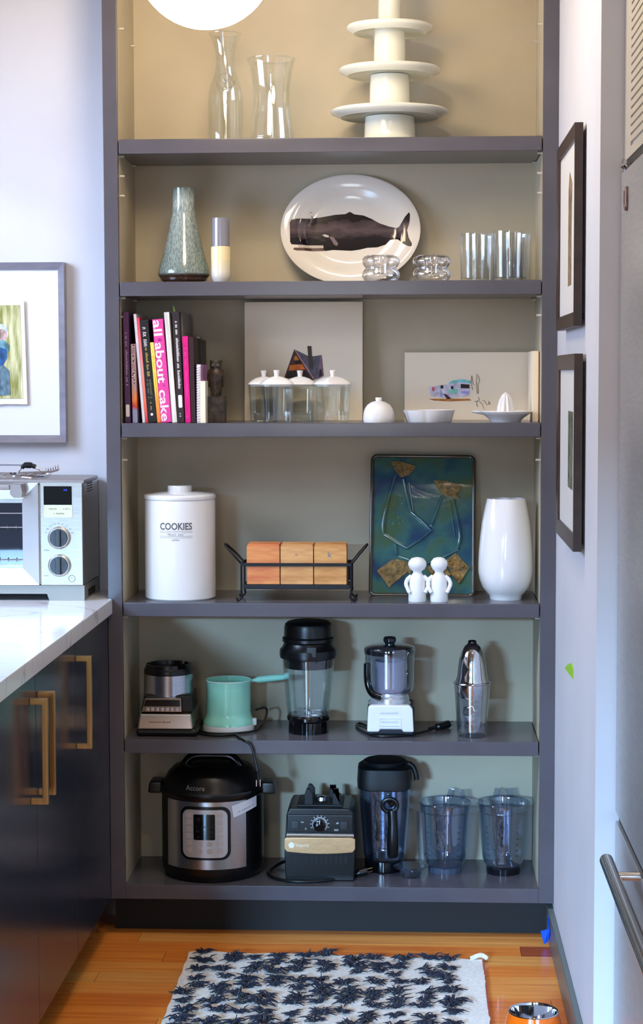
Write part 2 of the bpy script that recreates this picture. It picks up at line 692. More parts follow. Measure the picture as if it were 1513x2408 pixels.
va = [t.verts.new((x_, y_, CTZ - .040)) for x_, y_ in pts]; vb = [t.verts.new((x_, y_, CTZ)) for x_, y_ in pts]
t.faces.new(list(reversed(va))); t.faces.new(vb)
for i in range(6):
    j = (i + 1) % 6
    t.faces.new((va[i], va[j], vb[j], vb[i]))
bmesh.ops.bevel(t, geom=[e for e in t.edges if abs(e.verts[0].co.z - e.verts[1].co.z) < 1e-6], offset=.003, segments=2, affect='EDGES', profile=.5)
merge(bm, t)
tag(put('worktop', bm, MARB, None, 30), 'white marble-veined worktop slab along the left wall', 'worktop')
#PART3
# ------------------------------------------------------------------ pendant globe
GY = -.62
gc = at(482, -101, GY)
GR = 164 * (GY - CAM.y) / FPX
pl = thing('pendant_lamp', 'white opal glass globe pendant lamp hanging before the top shelf', 'lamp', gc)
b = nb(); ball(b, (0, 0, 0), GR, 6); put('globe', b, M('opal_glass_lit', (235, 235, 235), .25, emit=((255, 230, 194), 17.5)), pl, 60)
b = nb(); lathe(b, solid([(.03, GR - .006), (.03, GR + .03), (.006, GR + .034), (.006, CEIL - gc.z - .02), (.05, CEIL - gc.z - .015), (.05, CEIL - gc.z - .001)]), 24)
put('stem', b, BRASS, pl)

# ------------------------------------------------------------------ picture on the left wall
WYB = .20
fx1 = at(155, 828, WYB - .02).x
fz1, fz0 = at(155, 617, WYB - .02).z, at(155, 1040, WYB - .02).z
fx0 = fx1 - .47
pf = thing('picture_frame', 'pewter framed print of a blue-clad figure in grass above the toaster oven', 'picture', (fx1, WYB, (fz0 + fz1) / 2))
hh = (fz1 - fz0) / 2
PEW = M('pewter_frame', (172, 172, 186), .34, .8, var=(14, .06), stretch=(1, 1, 3))


def frame_bars(b, x0, x1, z0, z1, wd, y0, y1, lip=.4):
    """four mitred bars with a sloped face"""
    for (ax, az), (bx, bz), (cx, cz), (dx, dz) in (
            ((x0, z0), (x1, z0), (x1 - wd, z0 + wd), (x0 + wd, z0 + wd)), ((x1, z0), (x1, z1), (x1 - wd, z1 - wd), (x1 - wd, z0 + wd)),
            ((x1, z1), (x0, z1), (x0 + wd, z1 - wd), (x1 - wd, z1 - wd)), ((x0, z1), (x0, z0), (x0 + wd, z0 + wd), (x0 + wd, z1 - wd))):
        t = bmesh.new()
        ys = y0 + (y1 - y0) * lip
        f = [t.verts.new(p) for p in ((ax, y0, az), (bx, y0, bz), (cx, ys, cz), (dx, ys, dz))]
        g = [t.verts.new(p) for p in ((ax, y1, az), (bx, y1, bz), (cx, y1, cz), (dx, y1, dz))]
        t.faces.new(f); t.faces.new(list(reversed(g)))
        for i in range(4):
            j = (i + 1) % 4
            t.faces.new((f[j], f[i], g[i], g[j]))
        bmesh.ops.recalc_face_normals(t, faces=t.faces)
        merge(b, t)


b = nb(); frame_bars(b, -.47, 0, -hh, hh, .019, -.035, -.001, .45); put('frame', b, PEW, pf, 25)
MATB = M('white_mat_board', (226, 226, 228), .7)
b = nb(); box(b, -.46, -.01, -.014, -.008, -hh + .01, hh - .01); put('mat_board', b, MATB, pf, 0)
kx = lambda px: at(px, 828, WYB).x - fx1
kz = lambda py: at(100, py, WYB).z - (fz0 + fz1) / 2
b = nb(); rr = random.Random(3)
pp = [(kx(62) - .30, kz(707)), (kx(62), kz(707)), (kx(67), kz(950))]
pp += [(kx(67) - (.30) * i / 24, kz(950) + rr.uniform(-.0016, .0016)) for i in range(1, 25)]
prism(b, list(reversed(pp)), -.024, -.021); box(b, kx(62) - .2, kx(62) - .02, -.021, -.014, kz(940), kz(720)); put('paper', b, M('deckled_paper', (232, 230, 226), .8), pf, 0)
GRASS = M('printed_grass', (226, 224, 176), .6, var=(9, .3), col2=(128, 128, 40), stretch=(9, 1, 1.1))
b = nb(); prism(b, [(kx(53) - .26, kz(937)), (kx(57), kz(937)), (kx(53), kz(718)), (kx(53) - .26, kz(718))], -.0252, -.0241); put('print', b, GRASS, pf, 0)
fig = ((ellipse(kx(9), kz(783), .018, .024), (206, 232, 226), 'halo'), (ellipse(kx(10), kz(788), .0145, .0165), (190, 160, 150), 'head'),
       ([(kx(-14), kz(812)), (kx(-4), kz(803)), (kx(14), kz(799)), (kx(28), kz(812)), (kx(26), kz(826)), (kx(-10), kz(830))], (108, 158, 168), 'scarf'),
       ([(kx(-18), kz(826)), (kx(4), kz(816)), (kx(21), kz(822)), (kx(21), kz(842)), (kx(12), kz(858)), (kx(-18), kz(872))], (26, 84, 140), 'shawl'),
       ([(kx(-24), kz(872)), (kx(12), kz(858)), (kx(26), kz(872)), (kx(28), kz(928)), (kx(-24), kz(932))], (96, 124, 138), 'skirt'))
for i, (pts, c_, nm) in enumerate(fig):
    b = nb(); y_ = -.0256 - .0003 * i
    prism(b, pts, y_, -.0250)
    put('printed_' + nm, b, M('print_' + nm, c_, .6, var=(70, .35), stretch=(1, 1, .5)), pf, 0)

# ------------------------------------------------------------------ toaster oven
TYF, TYB = -.05, .185
T = Fr(100, TYF, CTZ)
tx = lambda px: T.x(px) + T.o.x
tz = lambda py: T.z(py)
TX1 = tx(196); TX0 = TX1 - .43
to = thing('toaster_oven', 'stainless steel toaster oven with two dark dials on the worktop', 'toaster oven', (TX1, TYF, CTZ))
lx = lambda px: tx(px) - TX1
DEP = TYB - TYF
STO = M('satin_steel_oven', (196, 190, 182), .3, .9, var=(30, .05), stretch=(1, 1, 20))
zt = tz(1137)
b = nb(); box(b, -.425, 0, .006, DEP, tz(1377), zt, .006); put('body', b, STO, to, 30)
b = nb()
t = bmesh.new()  # lid plate with chamfered back corners
pts = [(-.432, -.004), (.004, -.004), (.004, DEP - .03), (-.006, DEP), (-.422, DEP), (-.432, DEP - .03)]
va = [t.verts.new((x_, y_, zt)) for x_, y_ in pts]; vb = [t.verts.new((x_, y_, zt + .010)) for x_, y_ in pts]
t.faces.new(list(reversed(va))); t.faces.new(vb)
for i in range(6):
    t.faces.new((va[i], va[(i + 1) % 6], vb[(i + 1) % 6], vb[i]))
bmesh.ops.bevel(t, geom=t.edges[:], offset=.0025, segments=2, affect='EDGES', profile=.5)
merge(b, t); put('top_plate', b, M('satin_steel_top', (160, 150, 146), .35, .8), to, 30)
b = nb()  # skirt with arch between the feet
zf = tz(1377)
ft = lx(113)
prism(b, [(-.425, 0), (-.425 - ft * 0 + .085, 0), (-.33, tz(1397)), (ft - .006, tz(1397)), (ft, 0.0), (0, 0), (0, zf), (-.425, zf)], .004, DEP - .02); put('skirt', b, M('grey_oven_skirt', (150, 146, 138), .4, .6), to, 30)
b = nb(); box(b, lx(95), -.0015, -.004, .008, tz(1376), tz(1133), .002); pnl = put('control_panel', b, STO, to, 30)
b = nb(); box(b, lx(104), lx(170), -.0062, -.003, tz(1187), tz(1143), .0008); put('display', b, M('black_lcd', (6, 7, 8), .08), pnl, 30)
b = text_bm('1:4', .0075); warp(b, lambda v: (v.x + lx(155), -.0066, v.z + tz(1152))); put('display_digits', b, M('blue_digits', (40, 70, 255), .5, emit=((60, 90, 255), 1.2)), pnl, 0)
b = nb(); prism(b, rrect(lx(104), lx(171), tz(1217), tz(1187), .004), -.006, -.003); stk = put('sticker_label', b, M('pale_green_label', (214, 222, 190), .6), pnl, 0)
for i, (x_, y_, L_, n_) in enumerate(((126, 1196, .020, 12), (158, 1196, .018, 12), (140, 1207, .028, 18))):
    b = scribble(L_, .0022, n_, .0006, i); warp(b, lambda v: (v.x + lx(x_), -.0063, v.z + tz(y_))); put('lettering', b, M('grey_ink', (90, 96, 84), .6), stk, 0)
KN = M('dark_dial', (52, 60, 66), .35)
for ky in (1264, 1329):
    b = nb(); lathe(b, [(0, 0), (.029, 0), (.029, .006), (.025, .010), (0, .010)], 36); kb = put('dial_ring', b, STO, to, 35, (lx(139.5), -.004, tz(ky)), (math.pi / 2, 0, 0))
    b = nb(); lathe(b, [(0, .010), (.0235, .010), (.0225, .017), (0, .017)], 36); put('dial', b, KN, kb)
    b = nb(); box(b, -.0065, .0065, -.0215, .0215, .017, .026, .002); put('grip', b, KN, kb, 30)
for i in range(9):
    a = math.radians(20 + 140 * i / 8)
    b = scribble(.007, .0016, 5, .0007, 20 + i); warp(b, lambda v: (v.x + lx(139.5) + .037 * math.cos(a), -.0046, v.z + tz(1264) + .037 * math.sin(a))); put('dial_marking', b, M('grey_print', (120, 118, 112), .6), pnl, 0)
for i, (x_, y_) in enumerate(((110, 1293), (108, 1353))):
    b = scribble(.014, .002, 8, .0006, 40 + i); warp(b, lambda v: (v.x + lx(x_), -.0046, v.z + tz(y_))); put('dial_marking', b, M('grey_print'), pnl, 0)
b = nb(); tube(b, [(lx(168) + .0085 * math.cos(i * .5236), -.0048, tz(1360) + .0085 * math.sin(i * .5236)) for i in range(12)], .0006, 6, True); box(b, lx(168) - .002, lx(168) + .002, -.005, -.0044, tz(1360) + .001, tz(1360) + .002); put('start_button', b, M('grey_print'), pnl)
# door with window and handle
dx0 = -.418
b = nb(); frame_bars(b, dx0, lx(91), tz(1375), tz(1135), .042, -.006, .006, .3); dr = put('door', b, M('bright_steel_door', (214, 214, 216), .24, .9), to, 25)
b = nb(); box(b, dx0 + .04, lx(64), .004, .006, tz(1328), tz(1183)); put('glass', b, M('oven_glass', (20, 26, 40), .03, spec=1.), dr, 0)
for zz, n_ in ((1207, 0), (1240, 1), (1317, 1)):
    b = nb(); tube(b, [(dx0 + .045, .001, tz(zz)), (lx(61), .001, tz(zz))], .0016, 6)
    if n_:
        for k in range(14):
            tube(b, [(lx(61) - .004 - .022 * k, .001, tz(zz) - .004), (lx(61) - .004 - .022 * k, .001, tz(zz) + .006)], .0011, 5)
    put('rack_wire', b, STEEL, dr)
b = nb(); box(b, dx0 + .02, lx(33), -.045, -.030, tz(1150), tz(1137), .004)
prism(b, [(lx(33), tz(1137)), (lx(58), tz(1137)), (lx(62), tz(1155)), (lx(60), tz(1168)), (lx(41), tz(1168)), (lx(33), tz(1160))], -.045, -.006, None, .001)
put('handle', b, M('satin_steel_top'), dr, 30)
# vent marks on the side
b = nb()
for i in range(7):
    for j in range(5):
        box(b, -.0005, .0006, .060 + i * .012, .066 + i * .012, tz(1160) + j * .0065, tz(1160) + .003 + j * .0065)
put('side_vents', b, M('dark_slot', (60, 56, 52), .6), to, 0)
b = nb(); box(b, -.001, .0012, .06, .16, .006, .024); put('side_recess', b, M('black_recess', (12, 12, 12), .6), to, 0)
# wire rack and thermometer clip lying on the oven
zt2 = CTZ + zt + .010
wr = thing('wire_rack', 'chrome wire rack lying on top of the toaster oven', 'rack', (TX1 - .26, .06, zt2))
b = nb(); tube(b, [(-.13, -.07, .006), (.13, -.07, .006), (.145, -.05, .006), (.145, .05, .006), (.13, .07, .006), (-.13, .07, .006)], .003, 8, True); tube(b, [(.09, -.07, .006), (.12, -.075, .003), (.125, -.08, .0022)], .0022, 6); put('rim', b, CHROME, wr)
for i in range(11):
    b = nb(); tube(b, [(-.12 + .024 * i, -.07, .0045), (-.12 + .024 * i, .07, .0045)], .0015, 6); put('wire', b, CHROME, wr)
b = nb(); tube(b, spline([(-.14, .03, .009), (-.12, .03, .028), (.08, .03, .030), (.11, .03, .022), (.135, .03, .009)]), .002, 6); put('bail', b, CHROME, wr)
tg = thing('spring_tongs', 'small spring tongs with black handle resting on the toaster oven', 'tongs', (TX1 - .15, .012, zt2 + .0115))
b = nb(); tube(b, spline([(-.020, 0, .016), (-.012, 0, .022), (.004, 0, .022), (.016, 0, .018)]), [.006] * 6 + [.008] * 7 + [.006] * 6, 10); put('handle', b, BLACK, tg)
b = nb(); tube(b, [(.014, 0, .018), (.03, 0, .012), (.035, 0, .004)], .0025, 6); tube(b, [(-.03, -.02, .003), (.06, -.02, .006), (.08, -.02, .012)], .0028, 6); tube(b, [(-.028, -.02, .003), (-.036, -.03, .003), (-.040, -.04, .003)], .004, 6); tube(b, [(-.02, 0, .016), (-.028, -.018, .003)], .002, 6); put('arm', b, CHROME, tg)
b = nb(); tube(b, [(.045 + .0009 * i, -.02 + .006 * math.cos(i * .9), .010 + .00022 * i + .006 * math.sin(i * .9)) for i in range(42)], .0009, 5); put('spring', b, CHROME, tg)

# ------------------------------------------------------------------ right wall: two pictures, tape, fridge
DKF = M('dark_walnut_frame', (58, 40, 32), .4, var=(30, .2), stretch=(1, .2, 1))


def side_frame(label, yf, yn, z1, z0, bar, inner, pcol, seed):
    XF = XR - .025
    t_ = thing('picture_frame', label, 'picture', (XR - .007, (yf + yn) / 2, (z0 + z1) / 2), group='framed pictures on the right wall')
    hw, hh_ = (yf - yn) / 2, (z1 - z0) / 2
    rz = Matrix.Rotation(-math.pi / 2, 4, 'Z')
    b = nb(); frame_bars(b, -hw, hw, -hh_, hh_, bar, -.018, 0, .12); bmesh.ops.transform(b, matrix=rz, verts=b.verts); put('frame', b, DKF, t_, 25)
    b = nb(); box(b, -hw + .01, hw - .01, -.011, -.002, -hh_ + .01, hh_ - .01); bmesh.ops.transform(b, matrix=rz, verts=b.verts); put('mat_board', b, M('grey_white_mat', (206, 204, 200), .7), t_, 0)
    for i, (pts, c_, y_) in enumerate(inner):
        b = nb(); prism(b, pts, -.0118 - .0004 * i, -.011); bmesh.ops.transform(b, matrix=rz, verts=b.verts); put('print', b, M('side_print_%d_%d' % (seed, i), c_, .6, var=(40, .5), col2=y_), t_, 0)
    b = nb(); lathe(b, [(0, 0), (.006, 0), (.006, .006), (0, .006)], 10); put('bumper', b, M('felt_bumper', (40, 36, 34), .8), t_, 35, (0, -hw + .02, -hh_ + .02), (0, math.pi / 2, 0))
    return t_


# after the turn local x runs towards the camera
side_frame('dark framed picture of a tall slim figure, upper one on the right wall', -.285, -.79, 2.000, 1.573, .030,
           [([(.02, -.12), (.105, -.12), (.10, 0), (.115, .10), (.05, .13), (.02, .09)], (150, 124, 88), (96, 76, 50))], 0, 1)
side_frame('dark framed small grey-green print with wide mat, lower one on the right wall', -.32, -.822, 1.514, 1.094, .034,
           [([(.02, -.085), (.145, -.085), (.145, .085), (.02, .085)], (128, 130, 112), (56, 66, 44))], 0, 2)
b = nb(); p_ = [on(0, x_, y_, XR) for x_, y_ in ((1330, 1571), (1337, 1562), (1346, 1559), (1350, 1575), (1349, 1597))]
t = bmesh.new(); q0 = [t.verts.new((XR - .0012, v.y, v.z)) for v in p_]; q1 = [t.verts.new((XR, v.y, v.z)) for v in p_]
t.faces.new(q0); t.faces.new(list(reversed(q1)))
for i in range(5):
    t.faces.new((q0[i], q1[i], q1[(i + 1) % 5], q0[(i + 1) % 5]))
bmesh.ops.recalc_face_normals(t, faces=t.faces); merge(b, t)
tag(put('green_tape', b, M('lime_green_tape', (150, 205, 40), .6), None, 0), 'torn scrap of lime green tape on the right wall', 'tape')
b = nb()
tx_ = XR - .0155
t = bmesh.new()
for (ya, za, yb, zb, yc, zc) in ((-.02, .075, -.09, .05, -.03, .012), (.0, .05, -.03, .075, -.03, .012)):
    va = [t.verts.new((tx_, a_, c_)) for a_, c_ in ((ya, za), (yb, zb), (yc, zc))]; vb = [t.verts.new((tx_ - .001, a_, c_)) for a_, c_ in ((ya, za), (yb, zb), (yc, zc))]
    t.faces.new(va); t.faces.new(list(reversed(vb)))
    for i in range(3):
        t.faces.new((va[i], vb[i], vb[(i + 1) % 3], va[(i + 1) % 3]))
pts = [(tx_ - .001, -.055, .05), (tx_ - .022, -.05, .042), (tx_ - .012, -.045, .006), (tx_ - .001, -.04, .012)]
va = [t.verts.new(p) for p in pts]; vb = [t.verts.new((p[0], p[1] - .001, p[2])) for p in pts]
t.faces.new(va); t.faces.new(list(reversed(vb)))
for i in range(4):
    t.faces.new((va[i], vb[i], vb[(i + 1) % 4], va[(i + 1) % 4]))
bmesh.ops.recalc_face_normals(t, faces=t.faces); merge(b, t)
tag(put('blue_tape', b, M('blue_painters_tape', (20, 90, 225), .6), None, 0), 'torn piece of blue painters tape stuck to the baseboard corner', 'tape')

FRX = 1.1655
FSTEEL = M('brushed_fridge_steel', (186, 184, 182), .36, .75, var=(12, .04), stretch=(1, 1, 14))
FY1, FY0 = YE - .004, -2.05
fr = thing('refrigerator', 'built-in stainless steel refrigerator with louvred top grille and bar handle', 'refrigerator', (FRX, (FY0 + FY1) / 2, 0))
fy = lambda y_: y_ - (FY0 + FY1) / 2
zg0, zd1, zd0 = on(0, 1470, 390, FRX).z, on(0, 1470, 398, FRX).z, on(0, 1463, 1937, FRX).z
b = nb(); box(b, .004, .64, fy(FY0), fy(FY1), .0, 2.70); put('body', b, M('fridge_side_paint', (196, 190, 180), .5), fr, 0)
GRM = M('grille_steel', (188, 180, 166), .45, .4)
ys = on(0, 1485, 200, FRX).y
zsl = [on(0, 1485, 55 + 20.2 * i, FRX).z for i in range(15)]
b = nb()
box(b, 0, .012, fy(ys), fy(FY1), zg0 + .008, 2.70); box(b, 0, .012, fy(FY0), fy(FY0) + .05, zg0 + .008, 2.70)
box(b, 0, .012, fy(FY0) + .05, fy(ys), zg0 + .008, zsl[-1] - .004); box(b, 0, .012, fy(FY0) + .05, fy(ys), 2.36, 2.70); put('grille_frame', b, GRM, fr, 0)
b = nb(); box(b, .010, .0125, fy(FY0) + .04, fy(ys) + .005, zsl[-1] - .01, 2.38); put('grille_recess', b, M('dark_recess', (48, 36, 28), .7), fr, 0)
sp_ = (zsl[0] - zsl[-1]) / 14
for i in range(24):
    z_ = zsl[-1] + sp_ * i
    if z_ + sp_ > 2.36:
        break
    b = nb(); box(b, 0, .009, fy(FY0) + .05, fy(ys), z_ + .0045, z_ + sp_ - .0005); put('slat', b, GRM, fr, 0)
b = nb(); box(b, -.006, .010, fy(FY0), fy(FY1) - .001, zd0 + .011, zd1 - .008, .002); dr = put('door', b, FSTEEL, fr, 30)
GAP_SHADE = M('gap_shade_black', (18, 15, 15), .5)  # dark strips laid in the door gaps to stand for their shadow
for za, zb in ((zd0 - .011, zd0 + .013), (zd1 - .012, zg0 + .010)):
    b = nb(); box(b, .0015, .006, fy(FY0), fy(FY1) - .002, za, zb); put('gap_shade', b, GAP_SHADE, fr, 0)
b = nb(); tube(b, [(-.006, fy(ys) + .03, zd1 - .005), (-.012, fy(ys) + .03, zd1 + .002), (-.012, fy(ys), zd1 + .004)], .006, 8); put('hinge', b, CHROME, dr)
b = nb(); tube(b, spline([(-.008, .012, .025), (-.008, .012, 0), (-.008, .002, -.010), (-.008, -.012, -.008), (-.008, -.014, .010), (-.008, -.010, .03)]), .004, 8)
yl = on(0, 1483, 478, FRX); put('emblem', b, M('brown_emblem', (120, 96, 88), .4, .5), dr, 35, (0, fy(yl.y), yl.z))
b = nb(); box(b, -.006, .010, fy(FY0), fy(FY1) - .001, 0.10, zd0 - .009, .002); dw = put('freezer_drawer', b, FSTEEL, fr, 30)
hx = FRX - .055
h0, h1 = on(0, 1427, 2012, hx), on(0, 1520, 2275, hx)
hzm = (h0.z + h1.z) / 2
b = nb(); tube(b, [(-.055, fy(h0.y), hzm), (-.055, fy(FY0) - .03, hzm)], .0125, 20)
for yy in (h0.y - .11, FY0 + .05):
    tube(b, [(-.055, fy(yy), hzm), (-.006, fy(yy), hzm)], .008, 12)
put('handle', b, M('satin_bar_steel', (198, 192, 186), .2, 1.), dw)
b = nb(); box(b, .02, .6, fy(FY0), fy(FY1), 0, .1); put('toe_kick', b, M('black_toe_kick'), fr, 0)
#PART4
# ------------------------------------------------------------------ shelf 1 (top): glass carafe, glass vase, tiered stand
GLASS = glassmat('clear_glass', (253, 254, 253), .06, .6, 3.0)
f = Fr(531, .13, ZS[0])
t_ = thing('glass_carafe', 'tall clear glass carafe with narrow neck and oval seal', 'carafe', f.o)
pr = f.prof([(40, 345), (42, 342), (42, 300), (41.5, 240), (40.5, 225), (38, 206), (31, 186), (25, 166), (22.3, 148), (22.8, 135), (25.5, 118), (30, 101), (35, 87), (37.5, 80)])
pr[0] = (pr[0][0], 0)
b = nb(); lathe(b, vessel(pr, .0028, .006), 56); put('body', b, GLASS, t_)
b = nb(); tube(b, [(pr[-1][0] * math.cos(a / 40 * 6.2832), pr[-1][0] * math.sin(a / 40 * 6.2832), pr[-1][1]) for a in range(40)], .0022, 8, True); put('rim', b, GLASS, t_)
b = nb()
kk = f.k; zc = f.z(196)
sealpts = []
for i in range(28):
    a = i / 28 * 6.2832
    x_, z_ = 4 * kk + 21 * kk * math.cos(a), zc + 18 * kk * math.sin(a)
    R_ = f.k * (37.0 - (196 - (196 - z_ / kk + zc / kk)) * 0 - (z_ - zc) / kk * .32)
    sealpts.append((x_, -math.sqrt(max(1e-6, R_ ** 2 - x_ ** 2)) - .0012, z_))
tube(b, sealpts, .0013, 8, True)
for i in range(5):
    a = math.radians(30 + 30 * i)
    tube(b, [(4 * kk, -f.k * 37.4 - .0008, zc - .006), (4 * kk + .008 * math.cos(a), -f.k * 36.8 - .0006, zc + .008 * math.sin(a))], .0008, 6)
put('seal', b, GLASS, t_)
f = Fr(639.5, .10, ZS[0])
t_ = thing('glass_vase', 'clear glass vase with flared rim beside the carafe', 'vase', f.o)
pr = f.prof([(52, 340), (53.5, 330), (53, 322), (49.5, 292), (45, 264), (42.3, 235), (44, 205), (48, 178), (52.5, 155), (54.5, 147), (57, 140)])
pr[0] = (pr[0][0], 0)
b = nb(); lathe(b, vessel(pr, .0032, .008), 56); put('body', b, GLASS, t_)
b = nb(); tube(b, [(pr[-1][0] * math.cos(a / 44 * 6.2832), pr[-1][0] * math.sin(a / 44 * 6.2832), pr[-1][1]) for a in range(44)], .0024, 8, True); put('rim', b, GLASS, t_)

f = Fr(917, .148, ZS[0])
CREAM = M('cream_glazed_ceramic', (232, 232, 216), .2, coat=.3)
t_ = thing('tiered_cake_stand', 'cream ceramic tiered stand with stacked round plates', 'cake stand', f.o)


def colpart(nm, pts):
    b = nb(); p_ = f.prof(pts); lathe(b, solid(p_), 48); put(nm, b, CREAM, t_, 40)


def plate(nm, r, py, hole):
    z_ = f.z(py); k = f.k
    b = nb(); lathe(b, [(0, z_ - .004), (hole * k, z_ - .004), (r * k * .80, z_ - .004), (r * k * .83, z_ - .007), (r * k * .86, z_ - .004), (r * k * .985, z_ + .003), (r * k, z_ + .009), (r * k * .98, z_ + .0125), (r * k * .955, z_ + .009), (r * k * .85, z_ + .004), (0, z_ + .003)], 72); put(nm, b, CREAM, t_, 50)


p0 = f.prof([(70, 338), (71, 334), (66, 331), (60, 322), (59, 300), (58, 276)]); p0[0] = (p0[0][0], 0)
b = nb(); lathe(b, solid(p0), 48); put('foot', b, CREAM, t_, 40)
plate('plate', 139, 271, 58)
colpart('column', [(51, 268), (51, 246), (47.5, 243), (46.5, 200), (45, 178)])
plate('plate', 120, 173, 46)
colpart('column', [(38, 170), (37, 110), (36, 76)])
plate('plate', 102, 73, 36)
colpart('column', [(28.5, 70), (27, 20), (26, -60)])
colpart('finial', [(26, -60), (24, -66), (12, -72), (10, -80), (14, -90), (8, -100)])

# ------------------------------------------------------------------ shelf 2: vases, whale plate, glass holders, tumblers
f = Fr(433, .11, ZS[1])
t_ = thing('conical_vase', 'grey-green cone shaped vase with streaked glaze and brown foot', 'vase', f.o)
pr = f.prof([(46, 664), (60.5, 648), (61, 643), (59, 632), (54, 616), (44, 580), (35, 540), (28, 505), (26, 495), (25.5, 470), (25.8, 443)]); pr[0] = (pr[0][0], 0)
b = nb(); lathe(b, vessel(pr, .004, .008), 56)
VM = M('streaked_celadon_glaze', (158, 172, 166), .14, coat=.6)
nt = VM.node_tree; bs = nt.nodes['Principled BSDF']
tc = nt.nodes.new('ShaderNodeTexCoord'); mp = nt.nodes.new('ShaderNodeMapping'); mp.inputs['Rotation'].default_value = (0, math.radians(38), 0); mp.inputs['Scale'].default_value = (620, 300, 80)
nz = nt.nodes.new('ShaderNodeTexNoise'); nz.inputs['Scale'].default_value = 1.0; nz.inputs['Detail'].default_value = 3
r1 = nt.nodes.new('ShaderNodeValToRGB'); r1.color_ramp.elements[0].position = .36; r1.color_ramp.elements[1].position = .62; r1.color_ramp.elements[0].color = lin((116, 132, 128)); r1.color_ramp.elements[1].color = lin((182, 194, 188))
sx = nt.nodes.new('ShaderNodeSeparateXYZ'); r2 = nt.nodes.new('ShaderNodeValToRGB')
zz0, zz1 = f.z(648) , f.z(441)
mr = nt.nodes.new('ShaderNodeMapRange'); mr.inputs['From Max'].default_value = zz1
for k in range(3):
    r2.color_ramp.elements.new(.5)
fz = zz0 / zz1
for e, (p_, c_) in zip(r2.color_ramp.elements, ((0, (104, 62, 48)), (fz * .9, (112, 68, 52)), (fz * 1.25, (190, 196, 190)), (.86, (255, 255, 255)), (1, (130, 140, 140)))):
    e.position = p_; e.color = lin(c_)
mx = nt.nodes.new('ShaderNodeMix'); mx.data_type = 'RGBA'; mx.blend_type = 'MULTIPLY'; mx.inputs[0].default_value = 1
nt.links.new(tc.outputs['Object'], mp.inputs[0]); nt.links.new(mp.outputs[0], nz.inputs['Vector']); nt.links.new(nz.outputs['Fac'], r1.inputs[0])
nt.links.new(tc.outputs['Object'], sx.inputs[0]); nt.links.new(sx.outputs[2], mr.inputs['Value']); nt.links.new(mr.outputs[0], r2.inputs[0])
nt.links.new(r1.outputs[0], mx.inputs[6]); nt.links.new(r2.outputs[0], mx.inputs[7]); nt.links.new(mx.outputs[2], bs.inputs['Base Color'])
put('body', b, VM, t_)

f = Fr(520, .07, ZS[1])
t_ = thing('bud_vase', 'small bud vase with smoky grey top and cream band', 'vase', f.o)
pr = f.prof([(17, 663), (21, 656), (23, 648), (23.2, 612)]); pr[0] = (pr[0][0], 0)
b = nb(); lathe(b, solid(pr), 40); put('lower_body', b, M_ramp('cream_to_white_glaze', 'Z', 0, f.z(580), [(0, (190, 188, 186)), (.3, (226, 220, 200)), (.7, (238, 222, 168))], .15, .5), t_)
pr = f.prof([(23.2, 612), (23.2, 582), (20.8, 580)])
b = nb(); lathe(b, solid(pr), 40); put('band', b, M('cream_glaze', (240, 224, 172), .2, coat=.3), t_)
pr = f.prof([(20.8, 580), (20.5, 540), (20, 513)])
b = nb(); lathe(b, vessel(pr, .003, .002), 40); put('neck', b, M('smoky_grey_glaze', (132, 132, 142), .1, coat=.6), t_)

# whale plate leaning against the back
PY = .235
f = Fr(824, PY, ZS[1])
pc = at(824, 531, PY)
tilt = math.radians(-9)
t_ = thing('oval_platter', 'large oval white plate printed with a dark sperm whale', 'plate', (pc.x, PY, ZS[1]), (tilt, 0, 0))
ku = f.k
RZ = 130.5 * ku / math.cos(tilt)
RX = 165 * ku
PLW = M('ivory_glazed_plate', (240, 230, 214), .12, coat=.5)
b = nb()
t = bmesh.new()
rings = []
for s_, d_ in ((0, .012), (.55, .012), (.66, .010), (.74, .002), (.97, -.004), (1.0, -.002), (.995, .003), (.70, .014), (.6, .019), (0, .019)):
    if s_ == 0:
        rings.append([t.verts.new((0, d_, RZ))])
    else:
        rings.append([t.verts.new((RX * s_ * math.cos(i / 96 * 6.28319), d_, RZ + RZ * s_ * math.sin(i / 96 * 6.28319))) for i in range(96)])
for A, B in zip(rings, rings[1:]):
    for i in range(96):
        j = (i + 1) % 96
        if len(A) == 1: t.faces.new((A[0], B[i], B[j]))
        elif len(B) == 1: t.faces.new((A[i], A[j], B[0]))
        else: t.faces.new((A[i], A[j], B[j], B[i]))
bmesh.ops.recalc_face_normals(t, faces=t.faces); merge(b, t)
put('plate', b, PLW, t_, 50)


def dish_y(x, z):
    """front surface of the plate at this point"""
    s_ = math.hypot(x / RX, (z - RZ) / RZ)
    tab = ((0, .012), (.55, .012), (.66, .010), (.74, .002), (.97, -.004), (1.0, -.002))
    for (a, ya), (c, yc) in zip(tab, tab[1:]):
        if s_ <= c:
            return ya + (yc - ya) * (s_ - a) / (c - a)
    return -.002


cs = lambda x_, y_: ((640 + x_ / 4.203 - 824) * ku, RZ - (390 + y_ / 4.203 - 531) * ku)


